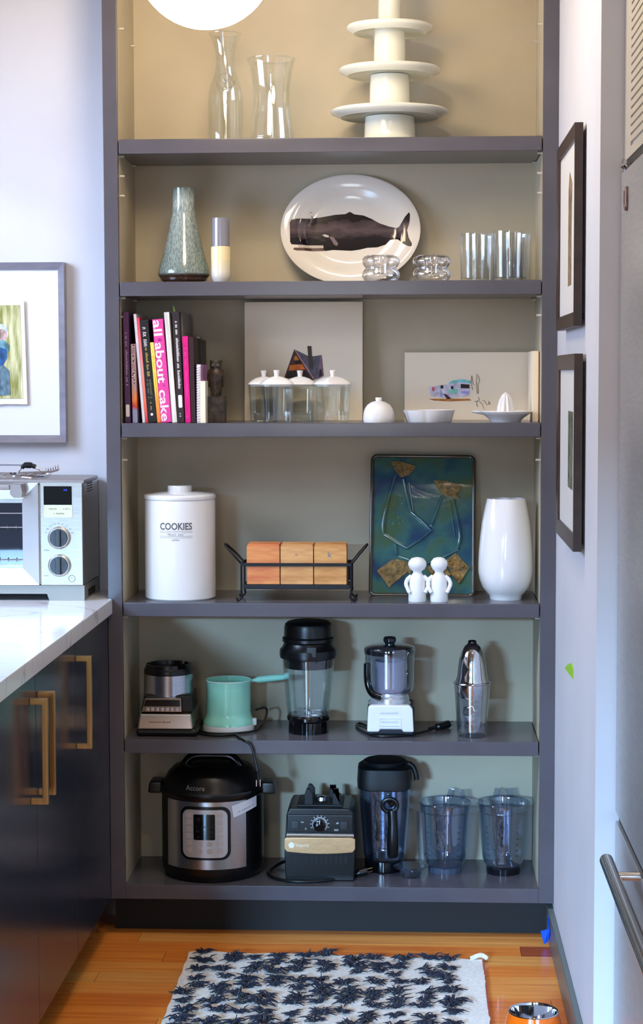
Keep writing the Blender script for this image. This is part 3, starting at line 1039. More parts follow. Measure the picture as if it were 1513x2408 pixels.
def decal(pts, off, step=7):
    """flat print laid on the curved plate: polygon cut in a grid"""
    P2 = [cs(*p) for p in pts]
    t = bmesh.new()
    vs = [t.verts.new((x_, 0, z_)) for x_, z_ in P2]
    t.faces.new(vs)
    xs = [p[0] for p in P2]; zs = [p[1] for p in P2]
    for i in range(1, 40):
        x_ = min(xs) + (max(xs) - min(xs)) * i / 40
        bmesh.ops.bisect_plane(t, geom=t.verts[:] + t.edges[:] + t.faces[:], plane_co=(x_, 0, 0), plane_no=(1, 0, 0))
    for i in range(1, 20):
        z_ = min(zs) + (max(zs) - min(zs)) * i / 20
        bmesh.ops.bisect_plane(t, geom=t.verts[:] + t.edges[:] + t.faces[:], plane_co=(0, 0, z_), plane_no=(0, 0, 1))
    bmesh.ops.triangulate(t, faces=t.faces[:])
    for v in t.verts:
        v.co.y = dish_y(v.co.x, v.co.z) - off
    return t


WH = M('whale_print', (58, 46, 50), .14, coat=.5)
nt = WH.node_tree; bs = nt.nodes['Principled BSDF']; tc = nt.nodes.new('ShaderNodeTexCoord'); sx = nt.nodes.new('ShaderNodeSeparateXYZ'); mr = nt.nodes.new('ShaderNodeMapRange')
mr.inputs['From Min'].default_value = cs(0, 790)[1]; mr.inputs['From Max'].default_value = cs(0, 400)[1]
nz = nt.nodes.new('ShaderNodeTexNoise'); nz.inputs['Scale'].default_value = 34; nz.inputs['Detail'].default_value = 6
mp = nt.nodes.new('ShaderNodeMapping'); mp.inputs['Scale'].default_value = (.8, 1, 1.6)
ma = nt.nodes.new('ShaderNodeMath'); ma.operation = 'MULTIPLY_ADD'; ma.inputs[1].default_value = .42
rp = nt.nodes.new('ShaderNodeValToRGB')
for k in range(3): rp.color_ramp.elements.new(.5)
for e, (p_, c_) in zip(rp.color_ramp.elements, ((.18, (12, 10, 14)), (.5, (26, 20, 26)), (.74, (104, 86, 86)), (.92, (78, 62, 64)), (1, (30, 22, 26)))):
    e.position = p_; e.color = lin(c_)
nt.links.new(tc.outputs['Object'], sx.inputs[0]); nt.links.new(sx.outputs[2], mr.inputs['Value']); nt.links.new(tc.outputs['Object'], mp.inputs[0]); nt.links.new(mp.outputs[0], nz.inputs['Vector'])
nt.links.new(nz.outputs['Fac'], ma.inputs[0]); nt.links.new(mr.outputs[0], ma.inputs[2]); nt.links.new(ma.outputs[0], rp.inputs[0]); nt.links.new(rp.outputs[0], bs.inputs['Base Color'])
whale = [(170, 520), (185, 490), (240, 478), (380, 468), (480, 456), (620, 432), (720, 425), (765, 402), (810, 428), (900, 440), (980, 475), (1060, 520), (1150, 552), (1225, 570), (1250, 565), (1275, 530), (1310, 470), (1350, 424), (1362, 440), (1358, 520), (1335, 600), (1350, 680), (1383, 740), (1375, 766), (1340, 762), (1290, 735), (1245, 690), (1210, 682), (1165, 690), (1120, 735), (1040, 762), (940, 766), (860, 785), (780, 795), (680, 790), (600, 786), (520, 796), (500, 770), (500, 745), (190, 738), (175, 715)]
wp = put('whale_print', decal(whale, .0006), WH, t_, 60)
DK = M('print_black', (16, 12, 16), .2, coat=.4); LT = M('print_light', (206, 192, 178), .2, coat=.4)
put('jaw_print', decal([(205, 790), (215, 772), (500, 768), (520, 795), (380, 800), (240, 800)], .0007), M('jaw_brown', (84, 56, 48), .2, coat=.4), t_, 60)
put('teeth_print', decal([(250, 742), (500, 740), (506, 766), (260, 768)], .0008), LT, t_, 60)
put('eye_print', decal([(490, 635), (520, 628), (556, 640), (555, 660), (520, 655)], .0010), LT, t_, 60)
put('fin_print', decal([(560, 650), (600, 655), (650, 720), (640, 748), (610, 735)], .0009), M('fin_grey', (120, 104, 104), .2, coat=.4), t_, 60)
put('blowhole_print', decal([(370, 410), (385, 405), (398, 465), (385, 468)], .0008), DK, t_, 60)

# stacked-ring glass candle holders
GTH = glassmat('holder_glass', (252, 251, 250), .16, .85, 1.3, .06)
for i, (cx, lab) in enumerate(((896, 'ringed glass candle holder standing before the whale plate'), (1016, 'ringed glass candle holder between the whale plate and the tumblers'))):
    f = Fr(cx, .075, ZS[1])
    pr = f.prof([(26, 665), (38, 661), (45, 650), (45, 641), (39, 633), (36, 630.5), (40, 627), (45, 619), (45, 611), (40, 604), (33, 601)]); pr[0] = (pr[0][0], 0)
    b = nb(); lathe(b, [(0, 0)] + pr + [(pr[-1][0] * .72, pr[-1][1] - .002), (pr[-1][0] * .6, pr[-1][1] - .018), (pr[-1][0] * .6, .022), (0, .020)], 48)
    tag(put('candle_holder', b, GTH, None, 60, f.o, (0, .07 if i == 0 else 0, 0) if False else None), lab, 'candle holder', 'ringed glass candle holders')
# tumblers
for i, (cx, Y_, r_, top, lab) in enumerate(((1118, .085, 36, 550, 'clear straight glass tumbler nearest the candle holders'), (1199, .055, 43, 545, 'wide clear glass tumbler nearest the right side of the shelf'),
                                            (1133, .20, 38, 552, 'clear straight glass tumbler in the back row beside the candle holders'), (1213, .19, 38, 548, 'clear straight glass tumbler in the back row by the shelf side'))):
    f = Fr(cx, Y_, ZS[1]); k = f.k
    pr = [(r_ * k * .93, 0), (r_ * k * .97, .004), (r_ * k, f.z(top))]
    b = nb(); lathe(b, vessel(pr, .0022, .009), 48); tag(put('glass_tumbler', b, GLASS, None, 50, f.o), lab, 'glass', 'clear tumblers on the second shelf')

# ------------------------------------------------------------------ shelf 3: books
BY = .028
PAGE = M('page_paper', (226, 220, 208), .8, var=(300, .12), stretch=(1, .02, .02))
Z3 = ZS[2]


def cloth(name, c, r=.35):
    return M('cover_' + name, c, r, var=(40, .06))


def book(nm, label, b0, b1, tl, ytop, c, depth=.2, Y=BY, cover=None, marks=(), pages_only=False):
    k = (Y - CAM.y) / FPX
    f_ = Fr((b0 + b1) / 2, Y, Z3)
    x0 = at(b0, 994, Y).x
    H = at(b0, ytop, Y).z - Z3
    th = at(b1, 994, Y).x - x0
    ang = math.atan2((b0 - tl) * k, H)
    t_ = thing('book', label, 'book', (x0, Y, Z3 + .0003), (0, -ang, 0), 'cookbooks on the third shelf')
    mt = cover or cloth(nm, c)
    ct = min(.0022, th * .2)
    b = nb()
    if pages_only:
        box(b, 0, th, .0, depth, 0, H, .0008); put('page_block', b, PAGE, t_, 0)
        b = nb(); box(b, -.0004, .0, .0, depth, 0, H); put('cover', b, mt, t_, 0)
    else:
        box(b, 0, th, 0, .0025, 0, H, .0008); box(b, 0, ct, .0015, depth, 0, H); box(b, th - ct, th, .0015, depth, 0, H)
        put('cover', b, mt, t_, 30)
        b = nb(); box(b, ct, th - ct, .004, depth - .004, .003, H - .004); put('page_block', b, PAGE, t_, 0)
    ysc = lambda py: H * (994 - py) / (994 - ytop)
    for mk in marks:
        kind, pya, pyb, xw, col_, extra = mk
        za, zb = ysc(pya), ysc(pyb)
        xm = th * extra.get('x', .5)
        if kind == 'text':
            tb = text_bm(extra['s'], 1.0, bold=.022)
            xs = [v.co.x for v in tb.verts]; zs = [v.co.z for v in tb.verts]
            L = za - zb; hgt = th * xw
            sx_, sz_ = L / (max(xs) - min(xs)), hgt / (max(zs) - min(zs))
            mx_, mz_ = (max(xs) + min(xs)) / 2, (max(zs) + min(zs)) / 2
            warp(tb, lambda v: (xm + (v.z - mz_) * sz_, -.0006, (za + zb) / 2 - (v.x - mx_) * sx_))
            put('spine_title', tb, col_, t_, 0)
        elif kind == 'scrib':
            n_ = extra.get('n', 30)
            tb = scribble(za - zb, th * xw * .5, n_, extra.get('w', .0011), extra.get('seed', 1))
            warp(tb, lambda v: (xm + v.z, -.0006, (za + zb) / 2 - v.x))
            put('spine_lettering', tb, col_, t_, 0)
        elif kind == 'patch':
            b = nb(); prism(b, rrect(xm - th * xw / 2, xm + th * xw / 2, zb, za, min(.003, th * xw * .4)), -.0006, .0005); put('spine_label', b, col_, t_, 0)
    return t_


INKW = M('white_ink', (235, 228, 222), .5); INKP = M('pale_pink_ink', (250, 214, 236), .5); INKY = M('gold_ink', (196, 176, 84), .5); INKG = M('grey_green_ink', (120, 116, 96), .5)
INKM = M('magenta_dark_ink', (150, 20, 110), .5); INKHP = M('hot_pink_light_ink', (246, 90, 190), .5); INKL = M('lilac_ink', (190, 150, 180), .5)
book('purple', 'dark purple hardback with script title, next to the shelf side', 294.5, 308, 291.5, 734, (72, 28, 74), marks=[('scrib', 782, 908, .38, INKL, {'n': 60}), ('patch', 951, 980, .62, INKW, {})])
book('photo', 'short paperback with a food photo on its spine, beside the purple hardback', 312, 323.5, 309, 809, (190, 150, 146), .17,
     cover=M_ramp('photo_spine', 'Z', 0, .205, [(0, (150, 148, 166)), (.22, (140, 136, 160)), (.27, (190, 50, 20)), (.36, (224, 120, 50)), (.5, (176, 132, 122)), (1, (150, 112, 112))], .4, 0, (60, .12)),
     marks=[('scrib', 812, 905, .5, M('photo_braid', (206, 176, 172), .5), {'n': 16, 'w': .0035})])
book('white', 'thin white spined softcover leaning beside the coral one', 335.3, 341.8, 316, 738, (214, 204, 204))
book('coral', 'thin coral red softcover leaning between white and black books', 342.3, 348.5, 323.5, 747, (226, 84, 92), cover=M_ramp('coral_fade', 'Z', 0, .275, [(0, (220, 40, 60)), (.2, (236, 110, 80)), (.5, (230, 140, 130)), (1, (226, 50, 90))], .4))
book('black', 'black cookbook with white script and gold lettering on the spine', 349.2, 369, 330.5, 752, (24, 18, 16), marks=[('scrib', 770, 816, .55, INKW, {'n': 16, 'w': .0016}), ('scrib', 818, 886, .34, INKY, {'n': 34, 'seed': 4}), ('scrib', 893, 938, .28, INKG, {'n': 22, 'x': .36}), ('scrib', 893, 938, .28, INKG, {'n': 22, 'x': .66, 'seed': 8}), ('scrib', 946, 966, .2, INKY, {'n': 9}), ('patch', 972, 978, .3, INKW, {})])
book('yellow', 'yellow to orange slim cookbook beside the bright pink one', 370.3, 379, 354.5, 805, (240, 190, 60), .18, cover=M_ramp('yellow_fade', 'Z', 0, .21, [(0, (236, 120, 50)), (.25, (244, 150, 60)), (.45, (246, 206, 80)), (1, (248, 214, 90))], .4), marks=[('scrib', 826, 958, .25, M('olive_ink', (190, 140, 40), .5), {'n': 50, 'w': .0007})])
book('pink', 'thick pink cookbook with the big white title all about cake', 379.4, 404, 360, 751, (228, 66, 152), marks=[('text', 753, 790, .82, INKP, {'s': 'all', 'x': .44}), ('text', 806, 901, .82, INKP, {'s': 'about', 'x': .44}), ('text', 917, 991, .82, INKP, {'s': 'cake', 'x': .44}), ('scrib', 797, 802, .5, INKM, {'n': 6, 'x': .6}), ('scrib', 906, 911, .25, INKM, {'n': 4, 'x': .6})])
book('pages', 'softcover with pale page edges facing out, beside the pink cookbook', 405.5, 417, 388, 734, (210, 196, 206), pages_only=True)
bk = book('brown', 'tall dark brown cookbook with long white lettering and white emblem', 417.8, 434, 406.5, 733, (44, 30, 32), marks=[('scrib', 756, 915, .40, INKW, {'n': 80, 'w': .0014, 'x': .55}), ('patch', 929, 959, .55, INKW, {'x': .55}), ('scrib', 972, 981, .3, INKW, {'n': 6})])
b = nb(); tube(b, [(.006, .02, at(418, 736, BY).z - Z3), (.005, .02, at(418, 728, BY).z - Z3), (.003, .02, at(418, 719, BY).z - Z3)], [.003, .0035, .0015], 8); put('bookmark', b, M('green_ribbon', (96, 116, 30), .6), bk)
book('grey', 'thin grey softcover standing behind the magenta book', 434.4, 439, 426.8, 735, (110, 108, 106), .18, Y=.06)
book('magenta', 'bright magenta cookbook with faint script on the spine', 436.2, 449, 430.5, 791, (222, 0, 122), .19, marks=[('scrib', 818, 935, .42, INKHP, {'n': 44, 'w': .0008}), ('scrib', 978, 984, .7, INKHP, {'n': 6})])
book('maroon', 'plain dark maroon book beside the magenta one', 450, 461, 445, 794, (44, 18, 18), .19)
bk = book('charcoal', 'black book at the end of the row with white tissue on top', 463.5, 478, 459, 800, (26, 18, 18), .12, Y=.166)
b = nb(); ball(b, (.0045, .04, at(461, 795, BY).z - Z3), .0065, 2, (1, .8, 1.1)); put('tissue', b, M('white_tissue', (222, 220, 214), .9, bump=(120, .8, .004)), bk)
# spiral notebook and cream booklet in front
f = Fr(467.5, .016, Z3)
t_ = thing('spiral_notebook', 'small spiral bound notebook with white coils at the end of the books', 'notebook', f.o)
hN = f.z(857)
b = nb(); box(b, -.004, .005, .004, .14, 0, hN); put('page_block', b, PAGE, t_, 0)
b = nb(); box(b, -.005, -.0042, .004, .142, 0, hN); box(b, .0052, .006, .004, .142, 0, hN); put('cover', b, M('lilac_cover', (196, 140, 190), .5), t_, 0)
for i in range(22):
    z_ = .004 + (hN - .012) * i / 21
    b = nb(); tube(b, [(.005 * math.cos(a / 12 * 6.2832), .004 + .005 * math.sin(a / 12 * 6.2832), z_ + .0022 * a / 12) for a in range(12)], .0011, 5, True); put('coil', b, M('white_coil', (232, 226, 228), .4), t_)
f = Fr(477.5, .014, Z3)
t_ = thing('booklet', 'short cream coloured booklet next to the spiral notebook', 'book', f.o)
b = nb(); box(b, -.0068, .0068, 0, .11, 0, f.z(896), .0008); put('cover', b, M('cream_card', (240, 228, 202), .6), t_, 30)
b = nb(); box(b, -.0055, .0055, .001, .1105, .001, f.z(897)+.0012); put('page_block', b, PAGE, t_, 0)

# owl statuette on a block
f = Fr(509, .085, Z3)
OWL = M('dark_bronze_carving', (58, 46, 34), .4, var=(60, .5), bump=(90, .6, .003))
t_ = thing('owl_statuette', 'dark carved owl statuette perched on a square block', 'statuette', f.o)
b = nb(); box(b, f.x(485), f.x(533), -.022, .022, 0, f.z(932), .0015); put('block', b, OWL, t_, 30)
ow = lambda r, y: (r * f.k, f.z(y))
b = nb(); lathe(b, solid([ow(10, 933), ow(12, 925), ow(15, 910), ow(19, 893), ow(20.5, 882), ow(18.5, 872), ow(14, 866)]), 24); o_ = put('body', b, OWL, t_, 50)
b = nb(); lathe(b, solid([ow(13.5, 868), ow(14.5, 860), ow(14, 852), ow(12.5, 848)]), 20); tube(b, [(-12 * f.k, 0, f.z(852)), (-13.5 * f.k, 0, f.z(846))], [.004, .001], 6); tube(b, [(12 * f.k, 0, f.z(852)), (13.5 * f.k, 0, f.z(846))], [.004, .001], 6)
hd = put('head', b, OWL, t_, 50)
for s_ in (-1, 1):
    b = nb(); ball(b, (s_ * 6 * f.k, -13.5 * f.k, f.z(859)), 4.2 * f.k, 2, (1, .45, 1)); put('eye', b, M('bronze_eye', (70, 62, 48), .3), hd)
    b = nb(); ball(b, (s_ * 17 * f.k, -.003, f.z(890)), 8 * f.k, 2, (.45, 1.2, 2.6)); put('wing', b, OWL, t_)
    b = nb(); ball(b, (s_ * 5 * f.k, -10 * f.k, f.z(931)), 3.6 * f.k, 2, (1, 1.5, .7)); put('foot', b, OWL, t_)
b = nb(); tube(b, [(0, -13 * f.k, f.z(862)), (0, -17 * f.k, f.z(867))], [.0025, .0005], 8); put('beak', b, OWL, hd)

# canvases
CANV = M('primed_canvas', (246, 230, 204), .8, bump=(900, .25, .0006))


def painting(name, label, cx, Y, px0, px1, py0, py1, shapes, th=.018, lean=-3.0):
    f_ = Fr(cx, Y, Z3)
    t_ = thing(name, label, 'painting', f_.o, (math.radians(lean), 0, 0))
    b = nb(); box(b, f_.x(px0, 900), f_.x(px1, 900), 0, th, 0, f_.z(py0) / math.cos(math.radians(lean)), .0012); put('canvas', b, CANV, t_, 30)
    for i, (pts, c_, nm) in enumerate(shapes):
        b = nb()
        P2 = [(f_.x(x_, y_), f_.z(y_)) for x_, y_ in pts]
        t = bmesh.new(); t.faces.new([t.verts.new((x_, -.0003 - .00012 * i, z_)) for x_, z_ in P2]); merge(b, t)
        put('painted_' + nm, b, M('oil_%s_%s%d' % (label.split()[-1], nm, i), tuple(min(255, v * 1.1) for v in c_), .55, var=(60, .15)), t_, 0)
    return t_, f_


ca = lambda x_, y_: (560 + x_ / 5.043, 790 + y_ / 5.043)
painting('canvas_painting', 'square cream canvas painted with an A-frame cabin', 714, .245, 575, 853, 709, 990, [
    ([ca(*p) for p in ((665, 155), (905, 525), (545, 500))], (74, 40, 36), 'gable'), ([ca(*p) for p in ((665, 155), (830, 235), (890, 300), (960, 500), (905, 522))], (92, 82, 96), 'roof'),
    ([ca(*p) for p in ((830, 240), (890, 240), (990, 225), (950, 505), (890, 330))], (84, 80, 90), 'roof'), ([ca(*p) for p in ((975, 240), (992, 226), (1018, 475), (945, 512))], (118, 92, 104), 'gable'),
    ([ca(*p) for p in ((685, 225), (722, 285), (668, 290), (655, 262))], (196, 120, 40), 'board'), ([ca(*p) for p in ((612, 345), (762, 335), (795, 395), (600, 410))], (206, 104, 30), 'board'),
    ([ca(*p) for p in ((668, 292), (738, 288), (746, 322), (682, 330))], (20, 14, 16), 'window'), ([ca(*p) for p in ((604, 420), (690, 412), (690, 490), (570, 495))], (30, 18, 18), 'window'),
    ([ca(*p) for p in ((770, 410), (810, 420), (850, 500), (780, 480))], (34, 18, 20), 'window'), ([ca(*p) for p in ((662, 160), (676, 160), (905, 505), (885, 505))], (168, 130, 130), 'trim'),
    ([ca(*p) for p in ((820, 118), (868, 118), (886, 395), (842, 385))], (62, 56, 48), 'chimney'), ([ca(*p) for p in ((968, 400), (985, 390), (1000, 470), (955, 490))], (34, 24, 26), 'window')])
cb = lambda x_, y_: (970 + x_ / 4.728, 870 + y_ / 4.728)
tr_, f2 = painting('canvas_painting', 'wide cream canvas painted with a turquoise travel trailer', 1107, .262, 952, 1261, 828, 986, [
    ([cb(*p) for p in ((180, 320), (420, 318), (640, 320), (660, 340), (400, 350), (240, 340))], (176, 116, 60), 'ground'),
    ([cb(*p) for p in ((185, 190), (290, 170), (380, 160), (440, 118), (560, 100), (650, 122), (640, 290), (430, 312), (330, 302), (205, 292))], (196, 190, 206), 'body'),
    ([cb(*p) for p in ((395, 150), (440, 118), (560, 100), (655, 122), (655, 150), (520, 135), (440, 150))], (120, 190, 190), 'roof'), ([cb(*p) for p in ((395, 215), (510, 212), (505, 262), (420, 265))], (128, 200, 184), 'panel'),
    ([cb(*p) for p in ((540, 155), (638, 162), (636, 206), (540, 202))], (40, 18, 24), 'window'), ([cb(*p) for p in ((430, 178), (458, 178), (456, 212), (432, 212))], (28, 18, 24), 'window'),
    ([cb(330 + 17 * math.cos(i * .7), 188 + 20 * math.sin(i * .7)) for i in range(9)], (24, 20, 26), 'window'), ([cb(*p) for p in ((222, 185), (246, 190), (244, 235), (218, 230))], (206, 80, 96), 'lamp'),
    ([cb(*p) for p in ((345, 260), (380, 270), (432, 318), (385, 322))], (60, 20, 46), 'door'), ([cb(*p) for p in ((545, 235), (630, 230), (628, 262), (545, 262))], (150, 146, 206), 'bunk'), ([cb(*p) for p in ((310, 215), (350, 290), (340, 305), (312, 300))], (150, 160, 204), 'panel')], .016, -2.0)
b = nb()
pen = M('pencil_line', (120, 104, 84), .7)
for pts in (((720, 40), (712, 150), (722, 262)), ((735, 60), (748, 120), (730, 160)), ((722, 262), (735, 262), (730, 150)), ((660, 60), (655, 140), (670, 220)), ((665, 70), (675, 150), (690, 170)), ((690, 350), (720, 345), (715, 380), (730, 412)), ((735, 300), (745, 330), (720, 350)), ((745, 350), (775, 375), (800, 435)), ((780, 345), (800, 340), (830, 390), (850, 380), (850, 345), (872, 382))):
    tube(b, [(f2.x(*cb(x_, y_)), -.0006, f2.z(cb(x_, y_)[1])) for x_, y_ in pts], .0007, 4)
put('pencil_marks', b, pen, tr_)
f = Fr(1262, .07, Z3)
t_ = thing('edge_canvas', 'cream canvas standing edge-on against the right side panel', 'canvas', (1.0605, .07, Z3))
b = nb(); box(b, 0, .016, 0, .175, 0, at(1268, 826, .15).z - Z3, .0012); put('canvas', b, CANV, t_, 30)
b = nb(); box(b, .016, .0185, .004, .171, .004, at(1268, 826, .15).z - Z3 - .004); put('stretcher', b, M('pine_stretcher', (170, 130, 84), .6), t_, 0)

# square glass jars with white domed lids
JG = glassmat('jar_glass', (252, 254, 252), .07, .7, 2.6)
LID = M('white_lid_ceramic', (238, 234, 230), .2, coat=.3)


def sqf(n=5.0):
    return lambda a, z: 1.0 / ((abs(math.cos(a)) ** n + abs(math.sin(a)) ** n) ** (1 / n))


for i, (cx, Y_, rot, lab) in enumerate(((621, .165, 4, 'glass jar with white domed lid at the far end from the lidded dish'), (651, .066, 14, 'glass jar with white domed lid, second from the owl statuette'),
                                        (706, .160, 6, 'glass jar with white domed lid just before the painted cabin'), (783, .095, 27, 'glass jar with white domed lid next to the lidded white dish'))):
    f = Fr(cx, Y_, Z3)
    k = f.k
    t_ = thing('lidded_glass_jar', lab, 'jar', f.o, (0, 0, math.radians(rot)), 'glass jars with white lids')
    h = f.z(905)
    b = nb(); lathe(b, vessel([(29.5 * k, 0), (31 * k, .003), (33 * k, h * .3), (36 * k, h)], .0026, .018), 64, fx=sqf(6)); put('jar', b, JG, t_, 40)
    b = nb(); lathe(b, [(0, h - .004), (33 * k, h - .004), (34 * k, h), (37.5 * k, h + .001), (37.5 * k, h + .004), (33 * k, h + .009), (22 * k, h + .017), (10 * k, h + .0215), (0, h + .0225)], 64, fx=sqf(5)); l_ = put('lid', b, LID, t_, 50)
    b = nb(); lathe(b, solid([(6.2 * k, h + .020), (5.2 * k, h + .026), (6.4 * k, h + .033), (7.4 * k, h + .0365), (6.4 * k, h + .038)]), 20); put('knob', b, LID, l_, 50)

# white dome, scalloped dish, citrus press
f = Fr(891, .07, Z3); k = f.k
t_ = thing('lidded_butter_dish', 'round white ceramic dome with small knob, right of the glass jars', 'butter dish', f.o)
b = nb(); lathe(b, solid([(35.5 * k, 0), (36.8 * k, .004), (36.9 * k, .012), (36 * k, .024), (33 * k, .035), (27 * k, .045), (17 * k, .0525), (6 * k, .0555)]), 48); put('dome', b, CERAMIC, t_, 50)
b = nb(); lathe(b, solid([(7 * k, .0545), (7.5 * k, .058), (8 * k, .0615), (6.5 * k, .064)]), 20); put('knob', b, CERAMIC, t_, 50)
f = Fr(1009, .085, Z3); k = f.k
scal = lambda a, z: .93 + .07 * abs(math.cos(3 * a + .35)) ** .6
t_ = thing('scalloped_dish', 'low white scalloped dish before the trailer painting', 'dish', f.o)
b = nb(); lathe(b, [(0, 0), (52 * k, 0), (54 * k, .003), (61 * k, .028), (62 * k, .031), (60 * k, .0315), (57 * k, .029), (50 * k, .006), (0, .005)], 96, fx=scal); put('dish', b, CERAMIC, t_, 50)
f = Fr(1190, .085, Z3); k = f.k
t_ = thing('citrus_juicer', 'white ceramic citrus press with ridged cone and spouted saucer', 'juicer', f.o)
sp = lambda a, z: 1 + (.28 * math.exp(-((a - math.pi) / .17) ** 2) if z > .022 else 0)
b = nb(); lathe(b, [(0, 0), (35 * k, 0), (37 * k, .004), (42 * k, .010), (52 * k, .018), (61 * k, .0235), (63 * k, .027), (62 * k, .0285), (57 * k, .0255), (45 * k, .017), (30 * k, .014), (0, .014)], 96, fx=sp); put('saucer', b, CERAMIC, t_, 50)
rid = lambda a, z: 1 + .09 * math.cos(10 * a) * (1 if z < .07 else .3)
b = nb(); lathe(b, solid([(21 * k, .014), (19.5 * k, .030), (17.5 * k, .044), (14 * k, .058), (9 * k, .069), (3.5 * k, .0755), (1 * k, .077)]), 80, fx=rid); put('reamer', b, CERAMIC, t_, 50)
#PART5
# ------------------------------------------------------------------ shelf 4
Z4 = ZS[3]
f = Fr(425, .118, Z4); k = f.k
t_ = thing('cookie_jar', 'white ceramic cookie jar lettered COOKIES with flat knobbed lid', 'jar', f.o)
RB = 82.5 * k
zl = f.z(1172)
b = nb(); lathe(b, solid([(RB - .004, 0), (RB, .004), (RB, zl - .004), (RB - .003, zl)]), 72); put('body', b, CERAMIC, t_, 40)
b = nb(); lathe(b, solid([(RB + .0005, zl), (RB + .002, zl + .003), (RB + .002, zl + .009), (RB - .002, zl + .013), (RB * .55, zl + .018), (RB * .4, zl + .019)]), 72); l_ = put('lid', b, CERAMIC, t_, 40)
b = nb(); lathe(b, solid([(28 * k, zl + .016), (28.5 * k, f.z(1156)), (28.5 * k, f.z(1144)), (27 * k, f.z(1141))]), 40); put('knob', b, CERAMIC, l_, 40)
INK = M('jar_grey_ink', (96, 94, 96), .4)
gj = Fr(425, f.Y - RB, Z4)
cyl = lambda y_, off=0.: (lambda v: ((RB + .0004) * math.sin((v.x + off) / RB), -(RB + .0004) * math.cos((v.x + off) / RB), v.z + gj.z(y_)))


def sub(tb, n=3):
    bmesh.ops.triangulate(tb, faces=tb.faces[:])
    return tb


tb = text_bm('COOKIES', 22 * k * 1.0, 76 * k, bold=.0006); sub(tb); warp(tb, cyl(1239)); put('lettering', tb, INK, t_, 0)
for y_ in (1249.5, 1253, 1261.5, 1265):
    tb = nb(); box(tb, -39 * k, 39 * k, -.0001, .0001, -.0003, .0003)
    for i in range(1, 8):
        bmesh.ops.bisect_plane(tb, geom=tb.verts[:] + tb.edges[:] + tb.faces[:], plane_co=(-39 * k + 78 * k * i / 8, 0, 0), plane_no=(1, 0, 0))
    warp(tb, lambda v: ((RB + .0003 - v.y) * math.sin(v.x / RB), -(RB + .0003 - v.y) * math.cos(v.x / RB), v.z + gj.z(y_))); put('rule', tb, INK, t_, 0)
tb = scribble(38 * k, .0028, 22, .0006, 5); warp(tb, cyl(1257.3)); put('small_lettering', tb, INK, t_, 0)
tb = scribble(18 * k, .0026, 12, .0006, 6); warp(tb, cyl(1270)); put('small_lettering', tb, INK, t_, 0)

# wire rack with wooden boxes
RD = .045                       # half depth
f = Fr(698, .085 - RD, Z4); k = f.k
WIRE = M('black_iron_wire', (22, 20, 22), .45, .3)
t_ = thing('wire_caddy', 'black wire caddy with loop handles holding wooden boxes', 'caddy', (f.o.x, .085, Z4))
X0, X1 = f.x(568, 1350), f.x(826, 1350)
zb0, zb1, zm = f.z(1384), f.z(1372), f.z(1328)
b = nb(); box(b, X0 + .004, X1 - .004, -RD, RD, zb0 - .002, zb1 - .003, .0015); put('tray', b, WIRE, t_, 30)
b = nb(); box(b, X0, X1, -RD - .003, -RD, zm - .004, zm + .0045, .001); put('rail', b, WIRE, t_, 30)
b = nb(); box(b, X0, X1, RD, RD + .003, zm - .004, zm + .0045, .001); put('rail', b, WIRE, t_, 30)
for x_, sg in ((X0, -1), (X1, 1)):
    b = nb(); box(b, x_ - .0015, x_ + .0015, -RD - .003, RD + .003, zm - .004, zm + .0045, .001); put('end_rail', b, WIRE, t_, 30)
    for y_ in (-RD, RD):
        b = nb(); tube(b, spline([(x_, y_, zm), (x_, y_, zb0), (x_ + sg * .001, y_, zb0 - .008), (x_ - sg * .002, y_ + .0, .012), (x_ + sg * .006, y_, .004), (x_ + sg * .011, y_, .0030), (x_ + sg * .012, y_, .009)]), .0028, 8); put('foot', b, WIRE, t_)
        b = nb(); tube(b, [(x_ - sg * .008, y_, zm), (x_ - sg * .008, y_, zb1)], .0022, 8); put('upright', b, WIRE, t_)
    hx_ = f.x(528 if sg < 0 else 861, 1290); hz_ = f.z(1286)
    b = nb(); tube(b, spline([(x_, -RD * .7, zm), (x_ + (hx_ - x_) * .5, -RD * .7, zm + (hz_ - zm) * .52), (hx_, -RD * .35, hz_), (hx_, RD * .35, hz_), (x_ + (hx_ - x_) * .5, RD * .7, zm + (hz_ - zm) * .52), (x_, RD * .7, zm)]), .0032, 8); put('handle', b, WIRE, t_)
wc = [((226, 150, 84), (206, 112, 66)), ((222, 168, 106), (196, 136, 78)), ((220, 164, 98), (188, 128, 66))]
labs = ['reddish plain wooden box at the cookie jar end of the wire caddy', 'plain wooden box in the middle of the wire caddy', 'wooden box marked with a k in the wire caddy']
